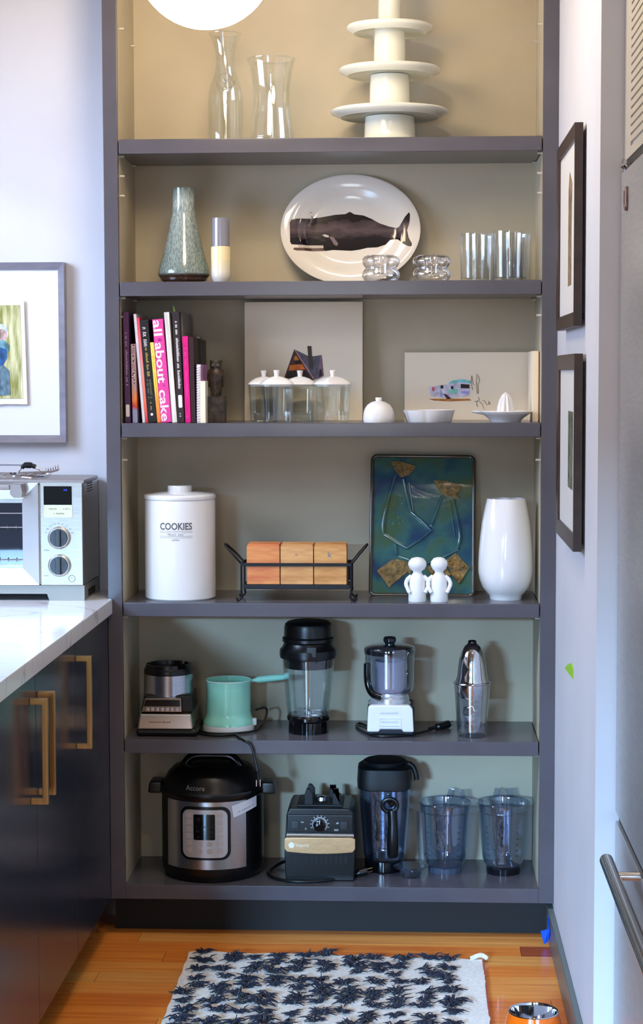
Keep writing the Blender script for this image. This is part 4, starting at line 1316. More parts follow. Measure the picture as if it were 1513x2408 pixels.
for i, (xa, xb) in enumerate(((580.5, 658), (660, 737), (739, 815.5))):
    w_ = M('caddy_wood_%d' % i, wc[i][0], .5, var=(14, .2), col2=wc[i][1], stretch=(1, 1, 5), bump=(80, .08, .0008))
    wb = thing('wooden_box', labs[i], 'box', (f.o.x + f.x((xa + xb) / 2, 1330), .085, Z4 + zb1 - .003 + .0003), group='wooden boxes in the wire caddy')
    hw = (f.x(xb, 1330) - f.x(xa, 1330)) / 2
    H_ = f.z(1281) - zb1 + .003
    b = nb(); box(b, -hw, hw, -RD + .001, RD - .001, 0, H_ - .004, .0012); put('body', b, w_, wb, 30)
    b = nb(); box(b, -hw + .0015, hw - .0015, -RD + .004, RD - .001, H_ - .004, H_, .001); put('lid', b, w_, wb, 30)
    if i == 2:
        tb = text_bm('k', .021, bold=.0002); warp(tb, lambda v: (v.x * 1.1 - .002, -RD + .0005, v.z + f.z(1305) - zb1 + .003)); put('letter', tb, M('pale_burnt_letter', (250, 226, 170), .5), wb, 0)
    if i == 1:
        tb = scribble(.009, .002, 5, .0008, 3); warp(tb, lambda v: (v.x, -RD + .0005, v.z + f.z(1305) - zb1 + .003)); put('mark', tb, M('pale_burnt_letter'), wb, 0)

# glazed relief tile leaning against the back
TY = .170
f = Fr(990, TY, Z4)
LEAN = math.radians(-15)
k = f.k
t_ = thing('relief_platter', 'blue-green glazed stoneware platter with two relief vessels, leaning upright', 'platter', f.o, (LEAN, math.radians(.6), 0))
cu = lambda x_, y_: ((820 + x_ / 3.152 - 990) * k, (1393 - (1030 + y_ / 3.152)) * k / math.cos(LEAN) * .985)
GL = M('teal_pooled_glaze', (40, 90, 92), .08, coat=.8)
nt = GL.node_tree; bs = nt.nodes['Principled BSDF']; tc = nt.nodes.new('ShaderNodeTexCoord'); nz = nt.nodes.new('ShaderNodeTexNoise'); nz.inputs['Scale'].default_value = 9; nz.inputs['Detail'].default_value = 4; nz.inputs['Distortion'].default_value = .3
rp = nt.nodes.new('ShaderNodeValToRGB')
for _ in range(3): rp.color_ramp.elements.new(.5)
for e, (p_, c_) in zip(rp.color_ramp.elements, ((.30, (28, 52, 92)), (.42, (36, 80, 98)), (.52, (56, 102, 98)), (.62, (66, 96, 70)), (.74, (92, 100, 66)))):
    e.position = p_; e.color = lin(c_)
nt.links.new(tc.outputs['Object'], nz.inputs['Vector']); nt.links.new(nz.outputs['Fac'], rp.inputs[0]); nt.links.new(rp.outputs[0], bs.inputs['Base Color'])
bp = nt.nodes.new('ShaderNodeBump'); bp.inputs['Strength'].default_value = .35; bp.inputs['Distance'].default_value = .004; nt.links.new(nz.outputs['Fac'], bp.inputs['Height']); nt.links.new(bp.outputs[0], bs.inputs['Normal'])
BROWN = M('iron_brown_rim_glaze', (84, 62, 44), .15, coat=.6, var=(30, .5), col2=(44, 60, 54))
GOLD = M('ochre_textured_glaze', (152, 118, 56), .28, coat=.5, var=(60, .5), col2=(86, 70, 30), bump=(160, .9, .004))
px0, pz0 = cu(152, 1120); px1, pz1 = cu(935, 92)
b = nb(); prism(b, rrect(px0, px1, 0, pz1, .014), .006, .014); put('slab', b, GL, t_, 40)
b = nb(); rp_ = rrect(px0 + .003, px1 - .003, .003, pz1 - .003, .013); tube(b, [(x_, .005, z_) for x_, z_ in rp_], .0050, 8, True); put('rim', b, BROWN, t_, 60)


def ridge(pts, r=.0046, mt=GL, nm='ridge'):
    b = nb(); tube(b, spline([(cu(*p)[0], .0050, cu(*p)[1]) for p in pts], 3), r, 10); put(nm, b, mt, t_, 60)


ridge([(335, 240), (290, 400), (250, 600), (255, 690)]); ridge([(255, 690), (340, 745), (430, 790)]); ridge([(430, 790), (530, 720), (610, 650)])
ridge([(400, 275), (425, 400), (455, 520)]); ridge([(455, 520), (540, 590), (605, 655)]); ridge([(440, 300), (460, 420), (475, 520)], .002)
ridge([(690, 395), (650, 500), (605, 620)]); ridge([(770, 420), (800, 560), (825, 700), (800, 800)]); ridge([(740, 430), (765, 560), (785, 700)], .002); ridge([(800, 800), (580, 900), (370, 850)]); ridge([(340, 760), (350, 840)])


def pad(pts, nm, th=.0055, mt=GOLD):
    b = nb(); prism(b, [cu(*p) for p in pts], .006 - th, .0065, None, .0012); put(nm, b, mt, t_, 40)


pad([(300, 145), (370, 140), (440, 160), (490, 180), (440, 242), (380, 262), (340, 220)], 'fan_relief')
pad([(622, 280), (720, 285), (840, 320), (800, 385), (825, 420), (720, 400), (680, 380)], 'fan_relief')
pad([(205, 960), (330, 870), (445, 960), (300, 1085)], 'band_relief', .0045); pad([(330, 868), (470, 900), (460, 985), (430, 965)], 'band_relief', .004)
pad([(720, 880), (790, 820), (900, 930), (820, 1050), (760, 980)], 'band_relief', .0045); pad([(580, 930), (700, 900), (760, 985), (640, 1040)], 'band_relief', .004)
rr = random.Random(5)
for i in range(26):
    x_ = rr.uniform(300, 400); y_ = rr.uniform(380, 620)
    u, v_ = cu(x_, y_); b = nb(); ball(b, (u, .0062, v_), .0022, 1, (1, .7, 1.3)); put('bead', b, GL, t_, 60)
for i, (x_, y_) in enumerate(((240, 960), (290, 985), (340, 970), (300, 1040), (345, 1030), (400, 960), (760, 900), (850, 920), (800, 1010), (740, 880), (620, 970), (680, 960))):
    u, v_ = cu(x_, y_); b = nb(); ball(b, (u, .0015, v_), .0045, 2, (1, .6, 1)); put('bead', b, GOLD, t_, 60)

# two white salt and pepper figures
WM = M('white_bisque', (240, 240, 240), .35)
for i, (cx, hr, lab) in enumerate(((982, 22, 'white figure shaker with rounder head, before the relief platter'), (1033, 20.3, 'white figure shaker nearer the tall white vase'))):
    f = Fr(cx, .052, Z4); k = f.k
    t_ = thing('figure_shaker', lab, 'salt shaker', f.o, (0, 0, 0), 'white figure shakers')
    b = nb()
    fl = lambda a, z: 1 - .22 * abs(math.sin(a))
    lathe(b, solid([(20.5 * k, 0), (21.2 * k, .003), (20.5 * k, f.z(1385)), (19.5 * k, f.z(1370)), (18.5 * k, f.z(1360)), (14 * k, f.z(1352)), (10 * k, f.z(1347)), (10.5 * k, f.z(1343)), (hr * k * .8, f.z(1338)), (hr * k, f.z(1328)), (hr * k * .93, f.z(1320)), (hr * k * .62, f.z(1312.5)), (hr * k * .2, f.z(1310))]), 48, fx=fl)
    put('body', b, WM, t_, 60)
    for sg in (-1, 1):
        b = nb(); tube(b, spline([(sg * 14 * k, 0, f.z(1355)), (sg * 23 * k, -.002, f.z(1363)), (sg * 26.5 * k, -.006, f.z(1373)), (sg * 22 * k, -.012, f.z(1386)), (sg * 18.5 * k, -.013, f.z(1392))], 4), [.006] * 5 + [.0055] * 5 + [.005] * 7, 10); put('arm', b, WM, t_, 60)

# tall white vase
f = Fr(1190, .112, Z4); k = f.k
t_ = thing('white_vase', 'tall white glossy vase with pinched heart-shaped rim', 'vase', f.o)
pr = f.prof([(37, 1410), (38.5, 1404), (39, 1399), (47, 1391), (56, 1379), (62, 1362), (65, 1344), (65, 1325), (64, 1298), (61, 1262), (57, 1228), (51, 1198), (46, 1176), (45, 1172)]); pr[0] = (pr[0][0], 0)
ztop = pr[-1][1]


def pinch(a, z):
    s_ = max(0, (z / ztop - .55) / .45) ** 2
    d = math.atan2(math.sin(a + 1.9), math.cos(a + 1.9))
    d2 = math.atan2(math.sin(a - 1.35), math.cos(a - 1.35))
    return 1 - s_ * (.13 * math.exp(-(d / .4) ** 2) + .30 * math.exp(-(d2 / .35) ** 2))


b = nb(); lathe(b, vessel(pr, .004, .008), 80, fx=pinch); put('body', b, CERAMIC, t_, 60)

# ------------------------------------------------------------------ shelf 5
Z5 = ZS[4]
dp = .075
f = Fr(392, .115 - dp, Z5); k = f.k
c_ = Fr(398, .115, Z5)
t_ = thing('chopper_base', 'black and steel blender motor base with button panel, at the left shelf side', 'appliance', (f.o.x, .115, Z5))
X = lambda px: f.x(px, 1650)
b = nb(); box(b, X(318), X(463), -dp, dp, 0, f.z(1714), .010, 3); put('base', b, BLACK, t_, 30)
b = nb(); prism(b, [(X(322), f.z(1716)), (X(453), f.z(1716)), (X(449), f.z(1678)), (X(328), f.z(1678))], -dp - .001, dp - .006, None, .005); hs = put('housing', b, M('warm_steel', (206, 196, 184), .25, .95), t_, 35)
tb = text_bm('Hamilton Beach', .0075, 50 * k); warp(tb, lambda v: (v.x + X(376), -dp - .0016, v.z + f.z(1698))); put('lettering', tb, M('brown_ink', (110, 60, 44), .4), hs, 0)
b = nb(); prism(b, [(X(327), f.z(1678)), (X(452), f.z(1678)), (X(449), f.z(1636)), (X(338), f.z(1636))], -dp * .82, dp - .010, None, .006); put('neck', b, BLACK, t_, 35)
b = nb(); prism(b, [(X(331), f.z(1675)), (X(428), f.z(1675)), (X(427), f.z(1641)), (X(340), f.z(1641))], -dp - .002, -dp * .8, None, .003); bp_ = put('button_panel', b, M('chrome_bezel', (150, 140, 128), .2, 1.), t_, 35)
b = nb(); prism(b, [(X(338), f.z(1661)), (X(424), f.z(1661)), (X(423), f.z(1646)), (X(343), f.z(1646))], -dp - .0035, -dp - .001, None, .001); put('display', b, BLACKG, bp_, 30)
for i in range(7):
    b = nb(); box(b, X(343) + i * .0128, X(343) + i * .0128 + .010, -dp - .005, -dp, f.z(1672), f.z(1663), .001); put('button', b, STEEL, bp_, 30)
cxr = c_.o.x - f.o.x; k = c_.k
b = nb(); lathe(b, solid([(60 * k, c_.z(1650)), (58 * k, c_.z(1629)), (57 * k, c_.z(1582))]), 56, cxr); put('collar', b, STEEL, t_, 40)
b = nb(); lathe(b, [(50 * k, c_.z(1582)), (57.5 * k, c_.z(1582)), (57.5 * k, c_.z(1573)), (55 * k, c_.z(1568)), (50 * k, c_.z(1568)), (46 * k, c_.z(1576)), (0, c_.z(1577))], 56, cxr); put('top_ring', b, BLACK, t_, 40)
b = nb()
for a0, a1 in ((-160, -60), (-35, 45), (60, 170)):
    n = 14
    t = bmesh.new()
    vv = []
    for i in range(n + 1):
        a = math.radians(a0 + (a1 - a0) * i / n)
        vv.append([t.verts.new((cxr + r_ * k * math.cos(a), r_ * k * math.sin(a), z_)) for r_, z_ in ((46, c_.z(1570)), (55, c_.z(1570)), (54, c_.z(1560)), (47, c_.z(1560)))])
    for A, B in zip(vv, vv[1:]):
        for i in range(4):
            t.faces.new((A[i], A[(i + 1) % 4], B[(i + 1) % 4], B[i]))
    t.faces.new(vv[0]); t.faces.new(list(reversed(vv[-1])))
    bmesh.ops.recalc_face_normals(t, faces=t.faces)
    bb = nb(); merge(bb, t); put('crown_tab', bb, BLACK, t_, 40)
b.free()
wp_ = lambda px, py, Y: tuple(at(px, py, Y) - Vector((f.o.x, .115, Z5)))
zsh = lambda px, py, dz=.004: (lambda q: (q.x - f.o.x, q.y - .115, dz))(on(2, px, py, Z5))
b = nb(); cordpts = [zsh(452, 1722), zsh(480, 1730), zsh(520, 1733), zsh(553, 1731), (f.x(575, 1735), -.115 - .004, .002), wp_(590, 1752, -.010), wp_(600, 1785, -.010), wp_(606, 1815, -.010)]
tube(b, spline(cordpts), .0035, 8); cd_ = put('power_cord', b, CORD, t_)
b = nb(); q = Vector(wp_(606, 1813, -.010)); tube(b, [q, q + Vector((.002, 0, -.022))], [.007, .008], 10); pg = put('plug', b, BLACK, cd_)
for dx in (-.005, .005):
    b = nb(); box(b, q.x + .002 + dx - .0008, q.x + .002 + dx + .0008, q.y - .003, q.y + .003, q.z - .040, q.z - .022); put('prong', b, CHROME, pg, 0)

# mint butter warmer
f = Fr(538, .150, Z5); k = f.k
MINT = M('mint_enamel', (150, 226, 206), .18, coat=.4)
t_ = thing('butter_warmer', 'mint green melting pot with long handle on its white base', 'pot', f.o)
pr = f.prof([(58, 1722), (60, 1718), (60.5, 1705), (59, 1700)]); pr[0] = (pr[0][0], 0)
b = nb(); lathe(b, solid(pr), 56); put('base', b, M('white_plastic', (225, 228, 228), .3), t_, 40)
b = nb(); lathe(b, solid(f.prof([(59.5, 1700), (58.5, 1692), (54, 1683), (52, 1672), (51.5, 1608)])), 56); put('housing', b, MINT, t_, 40)
pr = f.prof([(50, 1640), (51, 1615), (52.5, 1605), (53, 1598)])
b = nb(); lathe(b, vessel(pr, .002, .002), 56); po = put('pan', b, MINT, t_, 40)
b = nb(); tube(b, [(53 * k * math.cos(i / 48 * 6.2832), 53 * k * math.sin(i / 48 * 6.2832), f.z(1598)) for i in range(48)], .0014, 6, True); put('rim', b, M('pale_mint_rim', (214, 244, 234), .15), po)
b = nb(); tube(b, spline([(50 * k, .01, f.z(1602)), (70 * k, .015, f.z(1600)), (100 * k, .02, f.z(1597)), (141 * k, .026, f.z(1594))], 5), [.0045] * 4 + [.0075, .0088, .009, .009, .009, .009, .009, .009, .0088, .008, .007, .005], 14); put('handle', b, MINT, po)
b = nb(); box(b, 56 * k, 66 * k, -.008, .008, f.z(1704), f.z(1688), .002); put('switch', b, M('white_plastic'), t_, 30)
b = nb(); cdp = [(50 * k, .045, .03), (84 * k, .03, f.z(1668)), (88 * k, .02, f.z(1680)), (70 * k, .0, .010), (30 * k, -.068, .006), (-30 * k, -.070, .006), (-62 * k, -.055, .012)]
tube(b, spline([(62 * k, .02, f.z(1672)), (84 * k, .03, f.z(1668)), (88 * k, .02, f.z(1682)), (76 * k, .0, .008), (60 * k, -.045, .004), (10 * k, -.078, .004), (-40 * k, -.074, .004), (-66 * k, -.04, .006)]), .0030, 8); put('power_cord', b, CORD, t_)

# blender jar with black lid
f = Fr(726, .125, Z5); k = f.k
t_ = thing('blender_jar', 'clear ribbed blender jar with tall black lid on a black collar', 'blender jar', f.o)
BJ = glassmat('jar_tritan', (250, 254, 254), .10, .8, 2.2)
lob = lambda a, z: 1 + .028 * math.cos(8 * a)
pr = f.prof([(46, 1688), (47.5, 1680), (49, 1668), (53, 1630), (56.5, 1590), (59.5, 1548), (61, 1540)])
b = nb(); lathe(b, [(0, pr[0][1])] + pr + [(r_ - .004, z_) for r_, z_ in reversed(pr[1:])] + [(pr[0][0] * .6, pr[0][1] + .012), (0, pr[0][1] + .012)], 96, fx=lob); put('jar', b, BJ, t_, 30)
pr = f.prof([(45.5, 1726), (46.5, 1722), (46, 1694), (50, 1690), (50.5, 1683), (47, 1678)]); pr[0] = (pr[0][0], 0)
rb = lambda a, z: 1 + (.02 * math.cos(16 * a) if z < .03 else 0)
b = nb(); lathe(b, solid(pr), 96, fx=rb); put('collar', b, BLACKG, t_, 30)
b = nb(); lathe(b, solid(f.prof([(56, 1568), (58, 1548), (66, 1545), (67.5, 1538), (67, 1526), (60, 1518), (57, 1510), (61, 1506), (61, 1499), (57, 1495), (56.5, 1474), (54, 1466), (48, 1461), (40, 1459)])), 64); ld = put('lid', b, BLACK, t_, 30)
b = nb(); box(b, f.x(725, 1524), f.x(748, 1524), -66 * k, -50 * k, f.z(1537), f.z(1513), .002); put('tab', b, M('dark_grey_plastic', (34, 40, 42), .4), ld, 30)
b = nb(); tube(b, spline([(0, 0, f.z(1680)), (0, 0, f.z(1672))], 2), .010, 16)
for a in range(4):
    box(b, -.003, .034, -.0012, .0012, f.z(1672) - .001 + .002 * (a % 2), f.z(1670) + .002 * (a % 2), .0, mat=Matrix.Rotation(a * math.pi / 2 + .4, 4, 'Z'))
put('blade', b, CHROME, t_, 30)

# mini food processor
f = Fr(917, .110, Z5); k = f.k
t_ = thing('food_processor', 'mini food processor with white base and smoky bowl', 'food processor', f.o)
g_ = Fr(917, .110 - .062, Z5)
X = lambda px: g_.x(px, 1690) + g_.o.x - f.o.x
PW = M('white_satin_plastic', (226, 228, 234), .28, coat=.2)
b = nb(); prism(b, [(X(863.5), g_.z(1722)), (X(892), g_.z(1722)), (X(894), g_.z(1716)), (X(946), g_.z(1716)), (X(948), g_.z(1722)), (X(974), g_.z(1722)), (X(971), g_.z(1668)), (X(964), g_.z(1659)), (X(872), g_.z(1659)), (X(866), g_.z(1664))], -.062, -.040, None, .004); bs_ = put('front_panel', b, PW, t_, 35)
b = nb(); box(b, X(864), X(975), -.045, .062, 0.001, g_.z(1662), .008, 3); put('base', b, M('dark_grey_housing', (30, 34, 42), .4), t_, 35)
tb = scribble(42 * k, .003, 20, .0009, 3); warp(tb, lambda v: (v.x + X(917), -.0625, v.z + g_.z(1677))); put('raised_lettering', tb, M('pale_grey_relief', (196, 198, 206), .4), bs_, 0)
b = nb(); tube(b, [(x_, -.0622, z_) for x_, z_ in rrect(X(893), X(943), g_.z(1707), g_.z(1689), .003)], .0010, 6, True); put('logo_frame', b, PW, bs_, 60)
tb = scribble(40 * k, .0028, 18, .0008, 9); warp(tb, lambda v: (v.x + X(918), -.0625, v.z + g_.z(1698))); put('raised_lettering', tb, M('pale_grey_relief'), bs_, 0)
b = nb(); lathe(b, solid(f.prof([(50, 1662), (50, 1652), (46, 1648), (46, 1638), (43, 1634), (42, 1626)])), 48); put('collar', b, M('silver_collar', (208, 210, 214), .25, .7), t_, 35)
SMK = glassmat('smoky_clear_plastic', (236, 238, 244), .10, .7, 2.2)
b = nb(); lathe(b, vessel(f.prof([(48, 1628), (54, 1622), (57, 1610), (58, 1540), (58.5, 1528)]), .0025, .004), 56); bw_ = put('bowl', b, SMK, t_, 35)
b = nb(); lathe(b, vessel(f.prof([(33, 1625), (35, 1612), (35, 1553)]), .002, .003), 48); put('inner_bowl', b, M('frosted_inner', (214, 214, 226), .35, trans=.35), bw_, 35)
b = nb(); tube(b, spline([(-52 * k, -.030, f.z(1556)), (-52 * k, -.030, f.z(1590)), (-48 * k, -.034, f.z(1612)), (-38 * k, -.040, f.z(1627)), (-18 * k, -.046, f.z(1634))], 4), [.0095] * 17, 12); put('handle', b, BLACKG, bw_)
SMD = glassmat('dark_smoky_plastic', (150, 154, 166), .14, .8, 1.6)
b = nb(); lathe(b, solid(f.prof([(59.5, 1536), (60, 1527), (58, 1521), (45, 1517), (20, 1515)])), 56); ld = put('lid', b, SMD, t_, 35)
b = nb(); lathe(b, solid(f.prof([(11, 1521), (11.5, 1512), (15, 1508), (15, 1501), (12, 1497), (5, 1496)])), 32); put('knob', b, M('smoke_black_knob', (30, 34, 38), .1), ld, 35)
zsh = lambda px, py, dz=.004: (lambda q: (q.x - f.o.x, q.y - f.o.y, dz))(on(2, px, py, Z5))
b = nb(); tube(b, spline([zsh(868, 1712), zsh(846, 1704), zsh(839, 1710), zsh(852, 1722), zsh(880, 1733), zsh(930, 1734), zsh(980, 1728), zsh(1015, 1719)]), .0034, 8); cd_ = put('power_cord', b, CORD, t_)
p0, p1 = Vector(zsh(1010, 1720, .007)), Vector(zsh(1055, 1712, .011))
b = nb(); tube(b, [p0, p0 + (p1 - p0) * .35, p0 + (p1 - p0) * .4, p1], [.0045, .006, .010, .0105], 12); pg = put('plug', b, BLACK, cd_)
for s_ in (-1, 1):
    b = nb(); d = (p1 - p0).normalized(); tube(b, [p1 + Vector((0, 0, s_ * .005)), p1 + d * .016 + Vector((0, 0, s_ * .005))], .0016, 6); put('prong', b, CHROME, pg)

# cocktail shaker: steel tin on mixing glass
f = Fr(1110.5, .085, Z5); k = f.k
t_ = thing('cocktail_shaker', 'cocktail shaker with polished steel top on a cut mixing glass', 'cocktail shaker', f.o)
pr = f.prof([(33, 1734), (34.5, 1729), (37, 1690), (40, 1640), (42, 1610), (43, 1604)]); pr[0] = (pr[0][0], 0)
fac = lambda a, z: 1 - .02 * (abs(math.cos(5 * a + z * 90)) if z < .10 else 0)
b = nb(); lathe(b, vessel(pr, .003, .014), 80, fx=fac); put('mixing_glass', b, glassmat('cut_glass', (244, 246, 250), .16, .9, 1.6), t_, 25)
b = nb(); tube(b, [(43 * k * math.cos(i / 48 * 6.2832), 43 * k * math.sin(i / 48 * 6.2832), f.z(1605)) for i in range(48)], .002, 6, True); put('rim', b, CHROME, t_)
b = nb(); lathe(b, solid(f.prof([(30, 1640), (33, 1632), (37, 1618), (38.5, 1606), (38, 1598), (35, 1588), (33.5, 1570), (30, 1548), (26, 1533), (19, 1520), (12, 1514)])), 56); tn = put('steel_top', b, CHROME, t_, 60)
b = nb(); lathe(b, solid(f.prof([(12, 1515), (10, 1512), (10, 1507), (6, 1505)])), 24); put('cap', b, BLACKG, tn, 40)
rr = random.Random(9)
for i in range(9):
    b = nb(); a = rr.uniform(0, 6.28); z_ = .02 + .0075 * i
    box(b, -.012, .012, -.009, .009, -.009, .009, .002, mat=Matrix.Translation((.010 * math.cos(a), .010 * math.sin(a), z_)) @ Matrix.Rotation(rr.uniform(0, 3), 4, 'Z') @ Matrix.Rotation(rr.uniform(0, 1.5), 4, 'X'))
    put('reflection_block', b, glassmat('reflection_glass', (240, 242, 246), .30, .9, 1.5), t_, 0)  # blocks added inside the glass to stand for its jumbled reflections
#PART6
# ------------------------------------------------------------------ shelf 6 (bottom)
Z6 = ZS[5]
f = Fr(502, .150, Z6); k = f.k
t_ = thing('pressure_cooker', 'large black and steel electric pressure cooker with button panel', 'pressure cooker', f.o)
RB = 120 * k
ff = Fr(502, .150 - RB, Z6)
zb, zt_ = ff.z(2046), ff.z(1886)
b = nb(); lathe(b, solid([(RB * .90, 0), (RB * .94, .004), (RB * .985, zb * .6), (RB, zb + .002)]), 72); put('base', b, BLACK, t_, 40)
b = nb(); lathe(b, solid([(RB * .99, zb), (RB * .99, zt_)]), 72); put('body', b, BLACK, t_, 40)


def cylpatch(a0, a1, z0, z1, r0, r1, n=24):
    t = bmesh.new(); vv = []
    for i in range(n + 1):
        a = a0 + (a1 - a0) * i / n
        vv.append([t.verts.new((r_ * math.sin(a), -r_ * math.cos(a), z_)) for r_, z_ in ((r0, z0), (r1, z0), (r1, z1), (r0, z1))])
    for A, B in zip(vv, vv[1:]):
        for i in range(4):
            t.faces.new((A[i], A[(i + 1) % 4], B[(i + 1) % 4], B[i]))
    t.faces.new(vv[0]); t.faces.new(list(reversed(vv[-1])))
    bmesh.ops.recalc_face_normals(t, faces=t.faces)
    b = nb(); merge(b, t); return b


aa = lambda px: math.asin(max(-1, min(1, (px - 502) / 120)))
put('steel_wrap', cylpatch(aa(406), aa(587), zb, zt_ - .002, RB * .98, RB * 1.004), M('cooker_steel', (196, 194, 194), .27, .95, var=(50, .05), stretch=(1, 1, 20)), t_, 40)


def cylshape(pts, r0, th):
    """outline (px,py) wrapped on the cooker wall"""
    P2 = [((px - 502) * ff.k, ff.z(py)) for px, py in pts]
    b = nb(); prism(b, [(x_, z_) for x_, z_ in P2], -th, 0)
    xs = [p[0] for p in P2]
    for i in range(1, 12):
        bmesh.ops.bisect_plane(b, geom=b.verts[:] + b.edges[:] + b.faces[:], plane_co=(min(xs) + (max(xs) - min(xs)) * i / 12, 0, 0), plane_no=(1, 0, 0))
    for v in b.verts:
        x_ = v.co.x; r_ = r0 - v.co.y
        v.co = Vector((x_, -math.sqrt(max(1e-8, r_ * r_ - x_ * x_)), v.co.z))
    return b


rp2 = lambda x0, x1, y0, y1, r: [(x_, -z_) for x_, z_ in rrect(x0, x1, -y1, -y0, r)]
put('panel_surround', cylshape(rp2(437, 556, 1898, 2023, 20), RB * 1.003, .0022), BLACK, t_, 40)
pn = put('control_panel', cylshape(rp2(443, 549, 1905, 2017, 16), RB * 1.004, .0042), M('panel_silver', (206, 204, 206), .35, .4), t_, 40)
put('display', cylshape(rp2(469.5, 520.5, 1915, 1975, 3), RB * 1.004, .0050), BLACKG, pn, 40)
BT = M('panel_button_line', (160, 150, 150), .4)
for cx_ in (458, 532):
    for i in range(6):
        py = 1918 + 16.3 * i
        put('button', cylshape(rp2(cx_ - 7, cx_ + 7, py - 5.5, py + 6.5, 4), RB * 1.004, .0047), M('panel_button', (190, 182, 182), .4), pn, 40)
for cx_ in (483, 508):
    for i in range(2):
        py = 1984 + 17 * i
        put('button', cylshape(rp2(cx_ - 7, cx_ + 7, py - 5.5, py + 6.5, 4), RB * 1.004, .0047), M('panel_button'), pn, 40)
for i, (x_, y_) in enumerate(((482, 1926), (508, 1926), (480, 1944), (496, 1944), (512, 1944), (480, 1955), (496, 1955), (512, 1955), (482, 1968), (508, 1968))):
    tb = scribble(.010, .0022 if i > 1 else .005, 5, .0008, i); warp(tb, lambda v: (v.x + (x_ - 502) * ff.k, -math.sqrt((RB * 1.004 + .0053) ** 2 - (v.x + (x_ - 502) * ff.k) ** 2), v.z + ff.z(y_))); put('display_mark', tb, M('dim_lcd', (58, 60, 64), .4), pn, 0)
stq = [(558, 1898), (612, 1884), (612, 1909), (562, 1926)]
st_ = put('paper_label', cylshape(stq, RB * 1.006, .001), M('white_paper_label', (222, 224, 230), .6), t_, 40)
tb = scribble(34 * k, .0022, 22, .0006, 4); ax_ = 590 - 502
warp(tb, lambda v: ((v.x + ax_ * ff.k) * 1.0, -math.sqrt(max(1e-8, (RB * 1.006 + .0016) ** 2 - (v.x + ax_ * ff.k) ** 2)), v.z + ff.z(1908) + (v.x) * .30)); put('small_lettering', tb, M('grey_ink2', (120, 122, 130), .6), st_, 0)
zl0 = zt_
b = nb(); lathe(b, solid([(RB * 1.0, zl0), (RB * 1.03, zl0 + .006), (RB * 1.03, zl0 + .014), (RB * .98, zl0 + .020), (RB * .96, zl0 + .030), (RB * .86, zl0 + .055), (RB * .74, zl0 + .070), (RB * .52, zl0 + .078), (0.02, zl0 + .080)]), 72); ld = put('lid', b, BLACK, t_, 40)
sl = math.atan2(.025, RB * .10)
tb = text_bm('Accore', .017, 44 * k); warp(tb, lambda v: ((v.x - 28 * k), -math.sqrt(max(1e-8, (RB * .975 - (v.z + .0085) * .42) ** 2 - (v.x - 28 * k) ** 2)) - .0012, zl0 + .033 + v.z)); put('lettering', tb, M('silver_ink', (170, 170, 172), .35, .5), ld, 0)
for sg in (-1, 1):
    b = nb(); x0_ = sg * RB * .97; x1_ = sg * (RB + 29 * k)
    prism(b, [(min(x0_, x1_), zl0 - .002), (max(x0_, x1_), zl0 - .002), (max(x0_, x1_) - (.004 if sg > 0 else 0), zl0 + .030), (min(x0_, x1_) + (.004 if sg < 0 else 0), zl0 + .030)], -.035, .035, None, .006); put('side_handle', b, BLACK, t_, 40)
zmax = ZS[4] - TH - Z6 - .004
b = nb(); tube(b, spline([(-RB * .55, -.02, zl0 + .070), (-RB * .38, -.02, min(zmax - .014, zl0 + .096)), (0, -.02, min(zmax - .012, zl0 + .100)), (RB * .38, -.02, min(zmax - .014, zl0 + .096)), (RB * .58, -.02, zl0 + .068)]), .0115, 12); put('top_handle', b, BLACKG, ld, 40)
b = nb(); lathe(b, solid([(.009, zl0 + .06), (.009, zl0 + .086), (.006, zl0 + .090)]), 16, RB * .40, .04); put('valve', b, BLACK, ld, 40)
b = cylpatch(-.25, .9, zl0 + .0145, zl0 + .019, RB * 1.0, RB * 1.035); put('lid_seam', b, M('dark_grey_trim', (40, 42, 46), .35), ld, 40)

# blender motor base
dp = .085
cen = Fr(753, .135, Z6)
f = Fr(753, .135 - dp, Z6); k = f.k
t_ = thing('countertop_blender', 'black blender motor base with bronze band and round dial', 'blender', (f.o.x, .135, Z6))
X = lambda px: f.x(px, 1960)
b = nb(); prism(b, [(X(672), 0), (X(833), 0), (X(836), f.z(2010)), (X(832), f.z(1915)), (X(822), f.z(1902)), (X(682), f.z(1902)), (X(674), f.z(1915)), (X(669), f.z(2010))], -dp + .004, dp, None, .004); put('housing', b, BLACK, t_, 35)
b = nb(); box(b, X(676), X(831), -dp - .001, -dp + .006, f.z(1959), f.z(1916), .003); pn = put('control_panel', b, BLACK, t_, 35)
b = nb(); box(b, X(674), X(833), -dp - .004, -dp + .006, f.z(1968), f.z(1961.5), .001); put('trim_strip', b, M('bright_trim', (214, 208, 200), .15, 1.), t_, 30)
z0_, z1_ = f.z(2002), f.z(1969)
cv = [(X(669), z1_ - .004), (X(669) , f.z(1995)), (X(675), f.z(2003))] + [(X(675) + (X(830) - X(675)) * i / 10, f.z(2003) - .005 * math.sin(math.pi * i / 10)) for i in range(1, 10)] + [(X(830), f.z(2003)), (X(836), f.z(1995)), (X(836), z1_ - .004), (X(830), z1_), (X(675), z1_)]
b = nb(); prism(b, cv, -dp - .006, -dp + .008, None, .002); bd = put('bronze_band', b, M('brushed_bronze', (206, 164, 118), .36, .55, var=(60, .08), stretch=(1, 1, 12)), t_, 35)
tb = text_bm('Vitamix', .0135, 33 * k); warp(tb, lambda v: (v.x + X(711), -dp - .0066, v.z + f.z(1987))); put('lettering', tb, M('cream_ink', (244, 236, 214), .5), bd, 0)
b = nb(); prism(b, ellipse(X(686), f.z(1987), .0078, .0078, 20), -dp - .0066, -dp - .0058); put('emblem', b, M('cream_ink'), bd, 0)
b = nb()
